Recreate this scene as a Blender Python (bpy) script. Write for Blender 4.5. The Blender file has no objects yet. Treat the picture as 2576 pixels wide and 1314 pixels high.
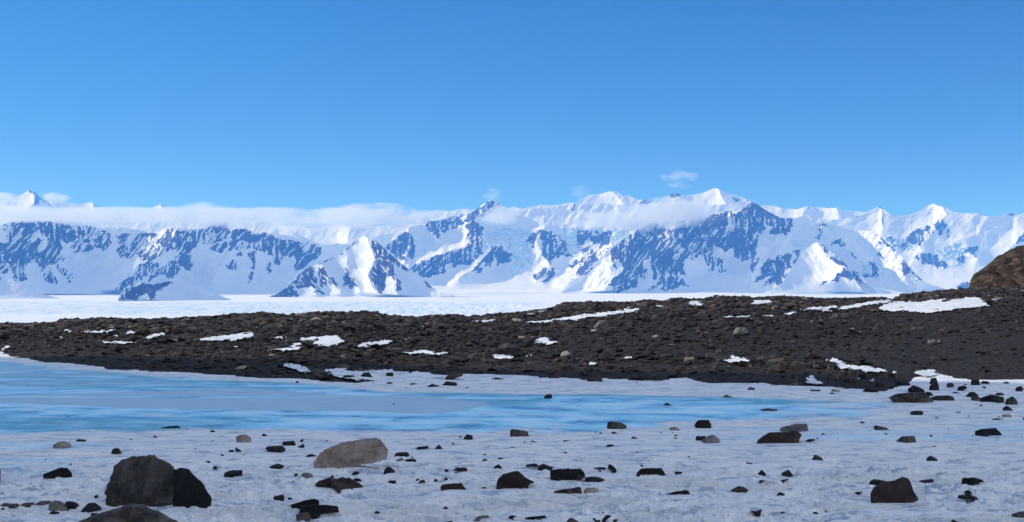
import bpy, math, random
import numpy as np
random.seed(7)
rng = np.random.default_rng(7)
C = bpy.context.scene.collection
SC = bpy.context.scene

# ------------------------------------------------------------------ camera
F = 3110.0            # focal length in units of a 2576 px wide picture
HZ = 700.0            # image row of the horizon
CAMH = 4.0
cd = bpy.data.cameras.new('camera'); cam = bpy.data.objects.new('camera', cd); C.objects.link(cam)
cam.location = (0, 0, CAMH); cam.rotation_euler = (math.radians(90), 0, 0)
cd.sensor_width = 36; cd.lens = 36 * F / 2576; cd.shift_y = (HZ - 657) / 2576
cd.clip_start = 0.5; cd.clip_end = 120000
SC.camera = cam

# ------------------------------------------------------------------ sky, sun, exposure
SUN_AZ = -78.0        # degrees from the view direction (+Y), negative = left
SUN_EL = 27.0
FILL_CLOUD_L = 4.4         # radiance of the unseen cloud added for ambient light, in sky texture units
w = bpy.data.worlds.new('World'); SC.world = w; w.use_nodes = True
nt = w.node_tree; nt.nodes.clear()
sky = nt.nodes.new('ShaderNodeTexSky'); sky.sky_type = 'NISHITA'; sky.sun_disc = False
sky.sun_elevation = math.radians(SUN_EL); sky.sun_rotation = math.radians(SUN_AZ)
sky.altitude = 800; sky.air_density = 1.0; sky.dust_density = 0.0; sky.ozone_density = 3.5
tcw = nt.nodes.new('ShaderNodeTexCoord'); adw = nt.nodes.new('ShaderNodeVectorMath'); adw.operation = 'ADD'; adw.inputs[1].default_value = (0, 0, 0.115)
now = nt.nodes.new('ShaderNodeVectorMath'); now.operation = 'NORMALIZE'
nt.links.new(tcw.outputs['Generated'], adw.inputs[0]); nt.links.new(adw.outputs[0], now.inputs[0]); nt.links.new(now.outputs[0], sky.inputs[0])
bg = nt.nodes.new('ShaderNodeBackground'); bg.inputs[1].default_value = 0.096
hs = nt.nodes.new('ShaderNodeHueSaturation'); hs.inputs['Saturation'].default_value = 1.33
out = nt.nodes.new('ShaderNodeOutputWorld')
nt.links.new(sky.outputs[0], hs.inputs['Color']); # broken white cloud added overhead, out of frame, to brighten the shade with ambient light
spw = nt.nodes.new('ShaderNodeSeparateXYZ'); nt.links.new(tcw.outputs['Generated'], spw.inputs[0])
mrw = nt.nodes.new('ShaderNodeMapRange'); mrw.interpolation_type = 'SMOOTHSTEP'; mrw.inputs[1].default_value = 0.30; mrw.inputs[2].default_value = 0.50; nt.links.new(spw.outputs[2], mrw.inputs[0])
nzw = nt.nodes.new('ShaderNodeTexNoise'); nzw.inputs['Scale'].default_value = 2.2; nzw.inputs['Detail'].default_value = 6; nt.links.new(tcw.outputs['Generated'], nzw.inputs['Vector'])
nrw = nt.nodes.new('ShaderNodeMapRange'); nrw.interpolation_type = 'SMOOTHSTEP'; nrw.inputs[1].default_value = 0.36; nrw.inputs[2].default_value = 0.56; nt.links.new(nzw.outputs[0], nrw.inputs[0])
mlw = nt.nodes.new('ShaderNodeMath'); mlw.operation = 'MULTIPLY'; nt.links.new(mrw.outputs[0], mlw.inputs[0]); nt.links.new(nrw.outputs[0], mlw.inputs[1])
mxw = nt.nodes.new('ShaderNodeMix'); mxw.data_type = 'RGBA'; mxw.inputs[7].default_value = (FILL_CLOUD_L * .84, FILL_CLOUD_L * 1.0, FILL_CLOUD_L * 1.32, 1)
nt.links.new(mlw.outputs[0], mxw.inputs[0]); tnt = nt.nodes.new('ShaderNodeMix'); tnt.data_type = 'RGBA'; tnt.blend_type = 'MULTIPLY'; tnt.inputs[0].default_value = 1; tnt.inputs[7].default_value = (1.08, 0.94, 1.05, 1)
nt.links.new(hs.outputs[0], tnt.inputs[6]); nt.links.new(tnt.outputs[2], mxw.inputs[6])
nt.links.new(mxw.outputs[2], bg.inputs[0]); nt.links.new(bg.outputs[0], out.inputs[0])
sd = bpy.data.lights.new('sun', 'SUN'); sun = bpy.data.objects.new('sun', sd); C.objects.link(sun)
sd.energy = 2.95; sd.angle = math.radians(0.5); sd.color = (1.0, 0.955, 0.89)
sun.rotation_euler = (math.radians(90 - SUN_EL), 0, math.radians(-SUN_AZ + 180))
SC.view_settings.view_transform = 'Standard'; SC.view_settings.look = 'None'
SC.view_settings.gamma = 1; SC.view_settings.exposure = 0.45
SC.cycles.max_bounces = 6; SC.cycles.volume_bounces = 3; SC.cycles.diffuse_bounces = 3
SC.cycles.volume_step_rate = 1.0

# ------------------------------------------------------------------ helpers
ZONES = {'M1': (0, 447.2, 3.955), 'M2': (447.2, 447.2, 3.955), 'M3': (894.5, 447.2, 3.955), 'M4': (1341.7, 447.2, 3.955),
         'M5': (1788.9, 447.2, 3.955), 'M6': (2128.8, 447.2, 3.955),
         'A0': (0, 1022.2, 4.032), 'A1': (638.9, 1022.2, 4.032), 'A2': (1277.8, 1022.2, 4.032), 'A3': (1937.1, 958.3, 3.692),
         'B1': (0, 734.7, 2.88), 'B2': (830.6, 734.7, 2.88), 'B3': (1681.6, 702.8, 2.88), 'P': (0, 0, 1.0)}
def z2(zone, pts):
    a, b, s = ZONES[zone]
    return [(a + x / s, b + y / s) for x, y in pts]
def H(ix, iy, iz, seed):
    h = (ix.astype(np.int64) * 374761393 + iy.astype(np.int64) * 668265263 + iz.astype(np.int64) * 2147483647 + seed * 974634777) & 0xffffffff
    h = ((h ^ (h >> 13)) * 1274126177) & 0xffffffff
    h = ((h ^ (h >> 16)) * 2246822519) & 0xffffffff
    return ((h ^ (h >> 15)) & 0xffffff) / float(0xffffff)
def vn2(x, y, seed=0):
    x = np.asarray(x, float); y = np.asarray(y, float)
    xi = np.floor(x); yi = np.floor(y); fx = x - xi; fy = y - yi
    fx = fx * fx * fx * (fx * (fx * 6 - 15) + 10); fy = fy * fy * fy * (fy * (fy * 6 - 15) + 10)
    z = np.zeros_like(xi)
    a = H(xi, yi, z, seed); b = H(xi + 1, yi, z, seed); c = H(xi, yi + 1, z, seed); d = H(xi + 1, yi + 1, z, seed)
    return (a * (1 - fx) + b * fx) * (1 - fy) + (c * (1 - fx) + d * fx) * fy
def vn3(x, y, z, seed=0):
    z = np.asarray(z, float); zi = np.floor(z); fz = z - zi; fz = fz * fz * (3 - 2 * fz)
    return vn2(x + zi * 17.31, y + zi * 9.7, seed) * (1 - fz) + vn2(x + (zi + 1) * 17.31, y + (zi + 1) * 9.7, seed) * fz
def fbm(x, y, seed=0, o=4, g=0.5):
    s = 0; a = 1; t = 0
    for k in range(o):
        c_, s_ = math.cos(0.6 * k), math.sin(0.6 * k)
        s = s + a * vn2((x * c_ - y * s_) * 2 ** k + 13.7 * k, (x * s_ + y * c_) * 2 ** k - 7.1 * k, seed + k); t += a; a *= g
    return s / t                      # 0..1
def ridged(x, y, seed=0, o=4):
    s = 0; a = 1; t = 0
    for k in range(o):
        s = s + a * (1 - np.abs(2 * vn2(x * 2 ** k + 3.1 * k, y * 2 ** k + 5.3 * k, seed + k) - 1)); t += a; a *= 0.55
    return s / t
def sstep(a, b, x):
    t = np.clip((x - a) / (b - a), 0, 1); return t * t * (3 - 2 * t)
def in_poly(px, py, poly):
    inside = np.zeros(px.shape, bool); n = len(poly)
    for i in range(n):
        x1, y1 = poly[i]; x2, y2 = poly[(i + 1) % n]
        if y1 == y2: continue
        c = ((y1 > py) != (y2 > py)) & (px < (x2 - x1) * (py - y1) / (y2 - y1) + x1)
        inside ^= c
    return inside
def seg_dist(px, py, pts):
    best = np.full(px.shape, 1e9); side = np.zeros(px.shape); tt = np.zeros(px.shape)
    n = len(pts) - 1
    for i in range(n):
        x1, y1 = pts[i]; x2, y2 = pts[i + 1]; dx, dy = x2 - x1, y2 - y1; L = dx * dx + dy * dy + 1e-9
        t = np.clip(((px - x1) * dx + (py - y1) * dy) / L, 0, 1)
        qx = px - x1 - t * dx; qy = py - y1 - t * dy; d = np.hypot(qx, qy)
        m = d < best
        best = np.where(m, d, best); side = np.where(m, np.sign(dx * (py - y1) - dy * (px - x1)), side)
        tt = np.where(m, (i + t) / n, tt)
    return best, side, tt
def mesh_obj(name, V, Q, mat, attrs=None, smooth=True, parent=None, mats=None, link=True):
    V = np.asarray(V, np.float32); Q = np.asarray(Q, np.int32); n = Q.shape[1]
    me = bpy.data.meshes.new(name); me.vertices.add(len(V)); me.vertices.foreach_set('co', V.ravel())
    me.loops.add(Q.size); me.loops.foreach_set('vertex_index', Q.ravel())
    me.polygons.add(len(Q)); me.polygons.foreach_set('loop_start', np.arange(0, Q.size, n, dtype=np.int32))
    me.polygons.foreach_set('loop_total', np.full(len(Q), n, np.int32))
    me.polygons.foreach_set('use_smooth', np.full(len(Q), smooth, bool))
    if attrs:
        for k, a in attrs.items():
            at = me.attributes.new(k, 'FLOAT', 'POINT'); at.data.foreach_set('value', np.asarray(a, np.float32).ravel())
    me.update(calc_edges=True); me.validate()
    me.materials.append(mat)
    o = bpy.data.objects.new(name, me)
    if link: C.objects.link(o)
    if parent: o.parent = parent
    return o
def grid_quads(nr, nc):
    i = np.arange(nr - 1)[:, None] * nc + np.arange(nc - 1)[None, :]
    return np.stack([i, i + 1, i + nc + 1, i + nc], -1).reshape(-1, 4)
def struct(o, kind='structure'):
    o['kind'] = kind; return o

class NB:      # small node builder
    def __init__(s, name):
        s.m = bpy.data.materials.new(name); s.m.use_nodes = True; s.t = s.m.node_tree; s.t.nodes.clear()
        s.out = s.n('ShaderNodeOutputMaterial')
    def n(s, typ, **kw):
        nd = s.t.nodes.new(typ)
        for k, v in kw.items():
            if k.startswith('i_'): nd.inputs[k[2:].replace('_', ' ')].default_value = v
            else: setattr(nd, k, v)
        return nd
    def l(s, a, b): s.t.links.new(a, b)
    def noise(s, scale, detail=4, rough=0.55, vec=None, dist=0):
        nd = s.n('ShaderNodeTexNoise'); nd.inputs['Scale'].default_value = scale; nd.inputs['Detail'].default_value = detail
        nd.inputs['Roughness'].default_value = rough; nd.inputs['Distortion'].default_value = dist
        if vec: s.l(vec, nd.inputs['Vector'])
        return nd.outputs[0]
    def coord(s, scale=(1, 1, 1), rot=(0, 0, 0), obj=False):
        if obj: src = s.n('ShaderNodeTexCoord').outputs['Object']
        else: src = s.n('ShaderNodeNewGeometry').outputs['Position']
        mp = s.n('ShaderNodeMapping'); mp.inputs['Scale'].default_value = scale; mp.inputs['Rotation'].default_value = rot
        s.l(src, mp.inputs['Vector']); return mp.outputs[0]
    def ramp(s, fac, stops):
        r = s.n('ShaderNodeValToRGB'); e = r.color_ramp.elements
        while len(e) > 1: e.remove(e[-1])
        for i, (p, c) in enumerate(stops):
            el = e[0] if i == 0 else e.new(p)
            el.position = p; el.color = (*(c if len(c) == 3 else c[:3]), 1)
        s.l(fac, r.inputs[0]); return r.outputs[0]
    def rng(s, fac, a, b, c=0.0, d=1.0):
        m = s.n('ShaderNodeMapRange'); m.inputs[1].default_value = a; m.inputs[2].default_value = b
        m.inputs[3].default_value = c; m.inputs[4].default_value = d; s.l(fac, m.inputs[0]); return m.outputs[0]
    def mix(s, fac, a, b):
        m = s.n('ShaderNodeMix'); m.data_type = 'RGBA'
        for sock, v in ((m.inputs[0], fac), (m.inputs[6], a), (m.inputs[7], b)):
            if isinstance(v, (int, float)): sock.default_value = v
            elif isinstance(v, tuple): sock.default_value = (*v, 1)
            else: s.l(v, sock)
        return m.outputs[2]
    def math(s, op, a, b=0.0):
        m = s.n('ShaderNodeMath'); m.operation = op
        for sock, v in ((m.inputs[0], a), (m.inputs[1], b)):
            if isinstance(v, (int, float)): sock.default_value = v
            else: s.l(v, sock)
        return m.outputs[0]
    def attr(s, name):
        a = s.n('ShaderNodeAttribute'); a.attribute_name = name; return a.outputs['Fac']
    def bump(s, h, strength, dist=1.0, normal=None):
        b = s.n('ShaderNodeBump'); b.inputs['Strength'].default_value = strength; b.inputs['Distance'].default_value = dist
        s.l(h, b.inputs['Height'])
        if normal: s.l(normal, b.inputs['Normal'])
        return b.outputs[0]
    def bsdf(s, col, rough=0.9, spec=0.3, normal=None, ior=None, sss=None):
        p = s.n('ShaderNodeBsdfPrincipled')
        for key, v in (('Base Color', col), ('Roughness', rough), ('Specular IOR Level', spec)):
            if isinstance(v, (int, float)): p.inputs[key].default_value = v
            elif isinstance(v, tuple): p.inputs[key].default_value = (*v, 1)
            else: s.l(v, p.inputs[key])
        if ior: p.inputs['IOR'].default_value = ior
        if normal: s.l(normal, p.inputs['Normal'])
        s.l(p.outputs[0], s.out.inputs[0]); return p

# ------------------------------------------------------------------ materials
def mat_mountain():
    b = NB('snow_and_rock_slopes'); P = b.coord()
    rock = b.attr('rock'); ice = b.attr('ice')
    n1 = b.noise(0.02, 6, 0.6, P); n2 = b.noise(0.006, 5, 0.6, P)
    rc = b.ramp(n1, [(0.3, (0.035, 0.035, 0.04)), (0.55, (0.075, 0.068, 0.066)), (0.75, (0.15, 0.13, 0.12))])
    sc = b.ramp(n2, [(0.35, (0.80, 0.83, 0.86)), (0.6, (0.90, 0.90, 0.90))])
    ic = b.ramp(b.noise(0.014, 5, 0.6, P), [(0.35, (0.50, 0.72, 0.82)), (0.6, (0.84, 0.9, 0.93))])
    m = b.math('ADD', rock, b.rng(b.noise(0.03, 5, 0.65, P), 0.3, 0.7, -0.22, 0.22))
    m = b.rng(m, 0.42, 0.58)
    c = b.mix(b.rng(ice, 0.1, 0.9), sc, ic); c = b.mix(m, c, rc)
    bm = b.bump(b.noise(0.05, 4, 0.6, P), 0.5, 14.0)
    b.bsdf(c, 0.8, 0.15, bm); return b.m
def mat_glacier():
    b = NB('glacier_snow'); P = b.coord((1, 0.1, 1)); cr = b.attr('crev')
    n = b.noise(0.05, 4, 0.65, P)
    sn = b.ramp(b.noise(0.0016, 4, 0.5, b.coord((0.35, 1, 1))), [(0.3, (0.80, 0.84, 0.90)), (0.6, (0.90, 0.91, 0.92))])
    ic = b.ramp(n, [(0.38, (0.36, 0.60, 0.80)), (0.48, (0.74, 0.86, 0.93)), (0.58, (0.88, 0.91, 0.93))])
    c = b.mix(b.rng(cr, 0.15, 0.6), sn, ic)
    b.bsdf(c, 0.8, 0.15, None); return b.m
def mat_ground():
    # snow crust and lake ice: the lake mask is a vertex attribute shared by both sheets
    b = NB('snow_and_lake_ice'); lk = b.attr('lake'); gy = b.attr('grey'); tq = b.attr('deep'); old = b.attr('old')
    P = b.coord((1, 1, 1)); S = b.coord((0.55, 1.3, 1)); S2 = b.coord((0.6, 2.6, 1))
    n1 = b.noise(1.2, 6, 0.6, S); n2 = b.noise(1.6, 6, 0.62, S2); n3 = b.noise(6.0, 5, 0.6, P)
    snow = b.ramp(n1, [(0.3, (0.60, 0.65, 0.75)), (0.45, (0.76, 0.79, 0.84)), (0.6, (0.88, 0.885, 0.89))])
    n4 = b.noise(0.9, 6, 0.7, b.coord((0.8, 2.6, 1))); snow = b.mix(b.rng(n4, 0.6, 0.68, 0, 0.3), snow, (0.42, 0.47, 0.58))
    pit = b.noise(1.9, 3, 0.55, b.coord((0.62, 2.6, 1))); snow = b.mix(b.rng(pit, 0.565, 0.595, 0, 0.8), snow, (0.30, 0.39, 0.53))
    pt2 = b.noise(6.0, 3, 0.6, b.coord((0.7, 1.9, 1))); snow = b.mix(b.rng(pt2, 0.58, 0.62, 0, 0.45), snow, (0.42, 0.49, 0.60))
    snow = b.mix(b.rng(n3, 0.42, 0.7, 0.0, 0.3), snow, (0.92, 0.92, 0.92))
    snow = b.mix(b.rng(old, 0.2, 1.0, 0.0, 0.55), snow, (0.62, 0.64, 0.60))
    l1 = b.noise(1.0, 7, 0.68, b.coord((0.9, 1.5, 1))); l2 = b.noise(0.55, 8, 0.66, b.coord((0.8, 1.3, 1)), .6)
    blue = b.ramp(l2, [(0.38, (0.07, 0.27, 0.50)), (0.43, (0.16, 0.50, 0.74)), (0.5, (0.32, 0.70, 0.93)), (0.56, (0.46, 0.82, 0.99)), (0.66, (0.66, 0.90, 1.0))])
    blue = b.mix(b.rng(l1, 0.54, 0.62, 0, 0.65), blue, (0.55, 0.76, 0.97))
    deep = b.ramp(l1, [(0.34, (0.06, 0.23, 0.38)), (0.5, (0.13, 0.44, 0.60)), (0.64, (0.30, 0.64, 0.80))])
    grey = b.ramp(n1, [(0.3, (0.33, 0.53, 0.69)), (0.7, (0.42, 0.62, 0.76))])
    fr = b.noise(0.8, 6, 0.62, b.coord((0.55, 1.7, 1)), .3); blue = b.mix(b.rng(fr, .57, .61, 0, .8), blue, (.66, .78, .88)); deep = b.mix(b.rng(fr, .60, .64, 0, .55), deep, (.5, .7, .88))
    ice = b.mix(tq, blue, deep); ice = b.mix(gy, ice, grey)
    c = b.mix(lk, snow, ice)
    r = b.rng(lk, 0, 1, 0.75, 0.42); r = b.math('ADD', r, b.math('MULTIPLY', gy, 0.3))
    h = b.math('ADD', b.math('MULTIPLY', b.noise(14, 4, 0.6, P), 0.6), b.noise(5, 4, 0.6, S))
    h = b.math('MULTIPLY', h, b.rng(lk, 0, 1, 1.0, 0.18))
    b.bsdf(c, r, 0.35, b.bump(h, 1.0, 0.08), ior=1.31); return b.m
def mat_gravel():
    b = NB('dark_moraine_gravel'); P = b.coord()
    n = b.noise(4.5, 7, 0.78, P); n2 = b.noise(0.12, 4, 0.6, P)
    c = b.ramp(n, [(0.38, (0.004, 0.004, 0.005)), (0.5, (0.016, 0.014, 0.014)), (0.57, (0.04, 0.034, 0.032)), (0.66, (0.13, 0.11, 0.10))])
    c = b.mix(b.rng(n2, 0.4, 0.65, 0, 0.25), c, (0.032, 0.024, 0.02))
    b.bsdf(c, 0.9, 0.2, b.bump(n, 1.0, 0.12)); return b.m
def mat_stone(name, lo, mid, hi, sc=3.0, rough=0.8):
    b = NB(name); P = b.coord(obj=True); G = b.coord()
    n = b.noise(sc * 1.3, 8, 0.72, P); n2 = b.noise(sc * 7, 5, 0.75, P, 0.4)
    rnd = b.n('ShaderNodeObjectInfo').outputs['Random']
    c = b.ramp(n, [(0.36, lo), (0.5, mid), (0.64, hi)])
    c = b.mix(b.rng(n2, 0.52, 0.66, 0, 0.4), c, hi)
    c = b.mix(b.rng(b.noise(sc * .45, 3, .6, P), .47, .53, 0, .5), c, tuple(v * .75 for v in hi))
    hsv = b.n('ShaderNodeHueSaturation'); b.l(b.rng(rnd, 0, 1, 0.75, 1.3), hsv.inputs['Value']); b.l(c, hsv.inputs['Color'])
    h = b.math('ADD', n, b.math('MULTIPLY', n2, 0.5))
    b.bsdf(hsv.outputs[0], rough, 0.25, b.bump(h, 0.9, 0.05)); return b.m
def mat_rubble():
    b = NB('moraine_rubble'); P = b.coord(); v = b.attr('tone')
    c = b.ramp(v, [(0.0, (0.008, 0.008, 0.009)), (0.3, (0.022, 0.019, 0.019)), (0.55, (0.042, 0.035, 0.032)), (0.8, (0.085, 0.067, 0.056)), (0.97, (0.15, 0.12, 0.10)), (1.0, (0.30, 0.25, 0.21))])
    n = b.noise(7, 5, 0.65, P)
    c = b.mix(b.rng(n, 0.35, 0.7, 0, 0.25), c, (0.05, 0.042, 0.04))
    b.bsdf(c, 0.85, 0.2, b.bump(n, 0.6, 0.05)); return b.m
M_MT = mat_mountain(); M_GL = mat_glacier(); M_GR = mat_ground(); M_GV = mat_gravel(); M_RB = mat_rubble()
STONE = {
 'black': mat_stone('black_basalt', (0.004, 0.004, 0.005), (0.010, 0.0095, 0.011), (0.028, 0.026, 0.027)),
 'charcoal': mat_stone('charcoal_stone', (0.010, 0.009, 0.009), (0.036, 0.032, 0.030), (0.12, 0.105, 0.092), 2.2),
 'brown': mat_stone('brown_stone', (0.014, 0.010, 0.009), (0.034, 0.024, 0.021), (0.075, 0.055, 0.045)),
 'grey': mat_stone('grey_stone', (0.06, 0.06, 0.06), (0.12, 0.12, 0.115), (0.22, 0.21, 0.19)),
 'tan': mat_stone('tan_granite', (0.12, 0.088, 0.068), (0.235, 0.18, 0.145), (0.37, 0.31, 0.265), 2.0),
}
# ------------------------------------------------------------------ mountains
MT_ONLY = []
def interp(pts, xs):
    p = sorted(pts); return np.interp(xs, [a for a, _ in p], [b for _, b in p])
def shell(name, D, crest, rocks=(), ridges=(), ices=(), Tf=1.1, foot=None, q=0.62, seed=1, tilt=0.0, rough=1.0, streak=0.95, bowls=()):
    """One mountain: slope rising from the glacier at distance D to a crest line, with ribs, crags and a back side."""
    yb = HZ + (CAMH + 150) * F / D if foot is None else foot
    st = 1.25
    xs0 = min(a for a, _ in crest); xs1 = max(a for a, _ in crest)
    xs = np.arange(xs0, xs1 + st, st)
    yc = interp(crest, xs)
    yc = yc + (fbm(xs / 9.0, xs * 0 + seed, seed, 4) - 0.5) * 2.6 * rough
    hmax = (yb - yc).max(); nr = int(hmax / st) + 2
    s = np.linspace(0, 1, nr)[:, None]
    X = np.repeat(xs[None, :], nr, 0); Y = yb + (yc[None, :] - yb) * s
    m0 = D / F
    T = (yb - yc)[None, :] * m0 * Tf
    T = np.maximum(T, 5)
    dep = D + T * s ** q + (np.maximum(X, -110) - (max(xs0, -101) + min(xs1, 2710)) / 2) * m0 * tilt
    # rock mask with ragged edges
    wx = (fbm(X / 9, Y / 9, seed + 5, 4) - 0.5) * 15; wy = (fbm(X / 9, Y / 9, seed + 9, 4) - 0.5) * 15
    rock = np.zeros(X.shape)
    ca, sa = math.cos(streak), math.sin(streak)
    st_n = fbm((X * ca - Y * sa) / 16, (X * sa + Y * ca) / 4.2, seed + 21, 4)
    st_f = fbm(X / 5, Y / 3, seed + 31, 3)
    big_n = fbm(X / 34, Y / 26, seed + 35, 3)
    wv = (fbm(X / 14, Y / 14, seed + 36, 3) - .5) * 14
    # ribs run down the fall line; snow fills the gullies between them
    ul = X * ca - Y * sa; vc = X * sa + Y * ca
    G1 = ridged((vc + wv * .55) / 7, (ul + wv) / 52, seed + 61, 3)
    G2 = ridged((X + wv * .45) / 6.5, (Y - wv * .5) / 40, seed + 62, 3)
    gm = sstep(.42, .58, fbm(X / 60, Y / 45, seed + 63, 2)); G = G1 * (1 - gm) + G2 * gm
    H1 = ridged((vc + wv * .4) / 3.4, (ul - wv) / 16, seed + 64, 2)
    nn_all = 1.15 * (1 - G) + .55 * (1 - H1) + .15 * st_f + .55 * big_n
    for zone, poly, cov in rocks:
        P = np.array(z2(zone, poly)); bx0, by0 = P.min(0) - 9; bx1, by1 = P.max(0) + 9
        c0 = max(0, int((bx0 - xs0) / st)); c1 = min(len(xs), int((bx1 - xs0) / st) + 1)
        if c1 <= c0: continue
        sl = (slice(None), slice(c0, c1)); size = min(bx1 - bx0, by1 - by0) - 18
        k = min(1.0, size / 22 + 0.25)
        ins = in_poly(X[sl] + wx[sl] * k, Y[sl] + wy[sl] * k, [tuple(p) for p in P])
        nn = nn_all[sl]
        thr = np.quantile(nn[ins], min(.97, .05 + cov * .88)) if ins.any() else 9
        v = np.where(ins, sstep(thr + 0.02, thr - 0.02, nn), 0)
        rock[sl] = np.maximum(rock[sl], v)
    icm = np.zeros(X.shape)
    for zone, poly, amt in ices:
        ins = in_poly(X + wx * 1.3, Y + wy * 1.3, z2(zone, poly)); icm = np.maximum(icm, ins * amt)
    # relief
    rel = np.zeros(X.shape)
    jx = (fbm(X / 30, Y / 30, seed + 41, 4) - 0.5) * 26; jy = (fbm(X / 30, Y / 30, seed + 47, 4) - 0.5) * 18
    for rd in ridges:
        zone, line, wid, amp = rd[:4]
        d, side, tt = seg_dist(X + jx * 0.5, Y + jy * 0.5, z2(zone, line))
        wl = rd[4] if len(rd) > 4 else wid
        wd = np.where(side > 0, wid, wl) * 1.6       # side>0: left of a line drawn downwards is wl
        t = np.clip(1 - d / wd, 0, None)
        rel = np.maximum(rel, 0) * 1.0 + 0
        rel = rel + amp * wid * 1.1 * m0 * t ** 1.6
    for zone, (cx, cy), rx, ry, amp in bowls:
        (a, b_), = z2(zone, [(cx, cy)])
        g = np.exp(-((X - a) / rx) ** 2 - ((Y - b_) / ry) ** 2); rel = rel - amp * rx * m0 * g
    up = sstep(0.02, 0.3, s)
    rel = rel * sstep(0.0, 0.08, s)
    nz = ((fbm(X / 80, Y / 44, seed + 51, 4) - 0.5) * 22 * rough + (fbm(ul / 40, vc / 14, seed + 52, 4) - .5) * 11 * (.3 + rough)) * m0 * up
    gul = -(G - .6) * 10 * m0; crag = -(H1 - .6) * 4.5 * m0
    soft = np.clip(rock, 0, 1)
    k = np.ones(5) / 5
    for _ in range(2): soft = np.apply_along_axis(lambda r: np.convolve(r, k, 'same'), 1, soft)
    for _ in range(2): soft = np.apply_along_axis(lambda r: np.convolve(r, k, 'same'), 0, soft)
    ib = (fbm(X / 7, Y / 3.2, seed + 81, 4) - 0.5) * 9 * m0 * 1.6
    dep = dep - rel + nz + soft * (gul + 1.3 * crag) + icm * ib + 0.22 * gul * up * rough ** 2
    x = (X - 1288) / F * dep; z = CAMH + (HZ - Y) / F * dep
    # back side
    bk = [(0.25, 0.12), (0.8, 0.45), (1.6, 1.0)]
    xb = [x]; yb_ = [dep]; zb = [z]; ab = [rock]; ai = [icm]
    for a, d_ in bk:
        hh = z[-1] + 152
        xb.append(x[-1:] * 1.0); yb_.append(dep[-1:] + a * hh); zb.append((z[-1] - d_ * hh)[None, :]); ab.append(rock[-1:] * 0); ai.append(icm[-1:] * 0)
    x = np.vstack(xb); y = np.vstack(yb_); z = np.vstack(zb)
    V = np.stack([x, y, z], -1).reshape(-1, 3)
    o = mesh_obj(name, V, grid_quads(*x.shape), M_MT, {'rock': np.vstack(ab), 'ice': np.vstack(ai)})
    return struct(o)

def zz(*parts):
    r = []
    for zone, pts in parts: r += z2(zone, pts)
    return r
# --- far summits
shell('far_pyramid_peak', 22000, zz(('M1', [(-160, 240), (0, 236), (60, 232), (75, 262), (130, 222), (190, 183), (250, 150), (305, 111), (345, 140), (400, 195), (470, 245), (545, 298), (700, 330)])),
      rocks=[('M1', [(300, 110), (350, 140), (400, 195), (470, 245), (540, 296), (430, 240), (385, 200), (400, 265), (330, 280), (345, 210), (290, 140)], .9)],
      ridges=[('M1', [(305, 100), (345, 200), (290, 300)], 22, 1.1, 22)], foot=600, Tf=1.4, q=.8, seed=3, rough=.25)
shell('far_snow_ridge', 24000, zz(('M1', [(300, 300), (470, 228), (600, 238), (740, 258), (800, 266), (860, 252), (912, 246), (960, 280), (1050, 325), (1200, 360)])),
      rocks=[('M1', [(915, 248), (960, 275), (1050, 322), (1000, 318), (930, 280)], .8)],
      ridges=[('M1', [(912, 240), (925, 330)], 14, 1.0, 14)], foot=600, Tf=1.4, q=.8, seed=4, rough=.3, tilt=.25)
shell('far_small_peak', 23000, zz(('M1', [(1300, 350), (1470, 318), (1520, 296), (1560, 280), (1600, 261), (1630, 285), (1672, 322), (1769, 350)])),
      rocks=[('M1', [(1600, 260), (1635, 285), (1672, 322), (1630, 300), (1570, 275)], .8)], ridges=[('M1', [(1600, 255), (1620, 330)], 12, 1.0, 12)], foot=600, Tf=1.4, q=.8, seed=5, rough=.3)
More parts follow.
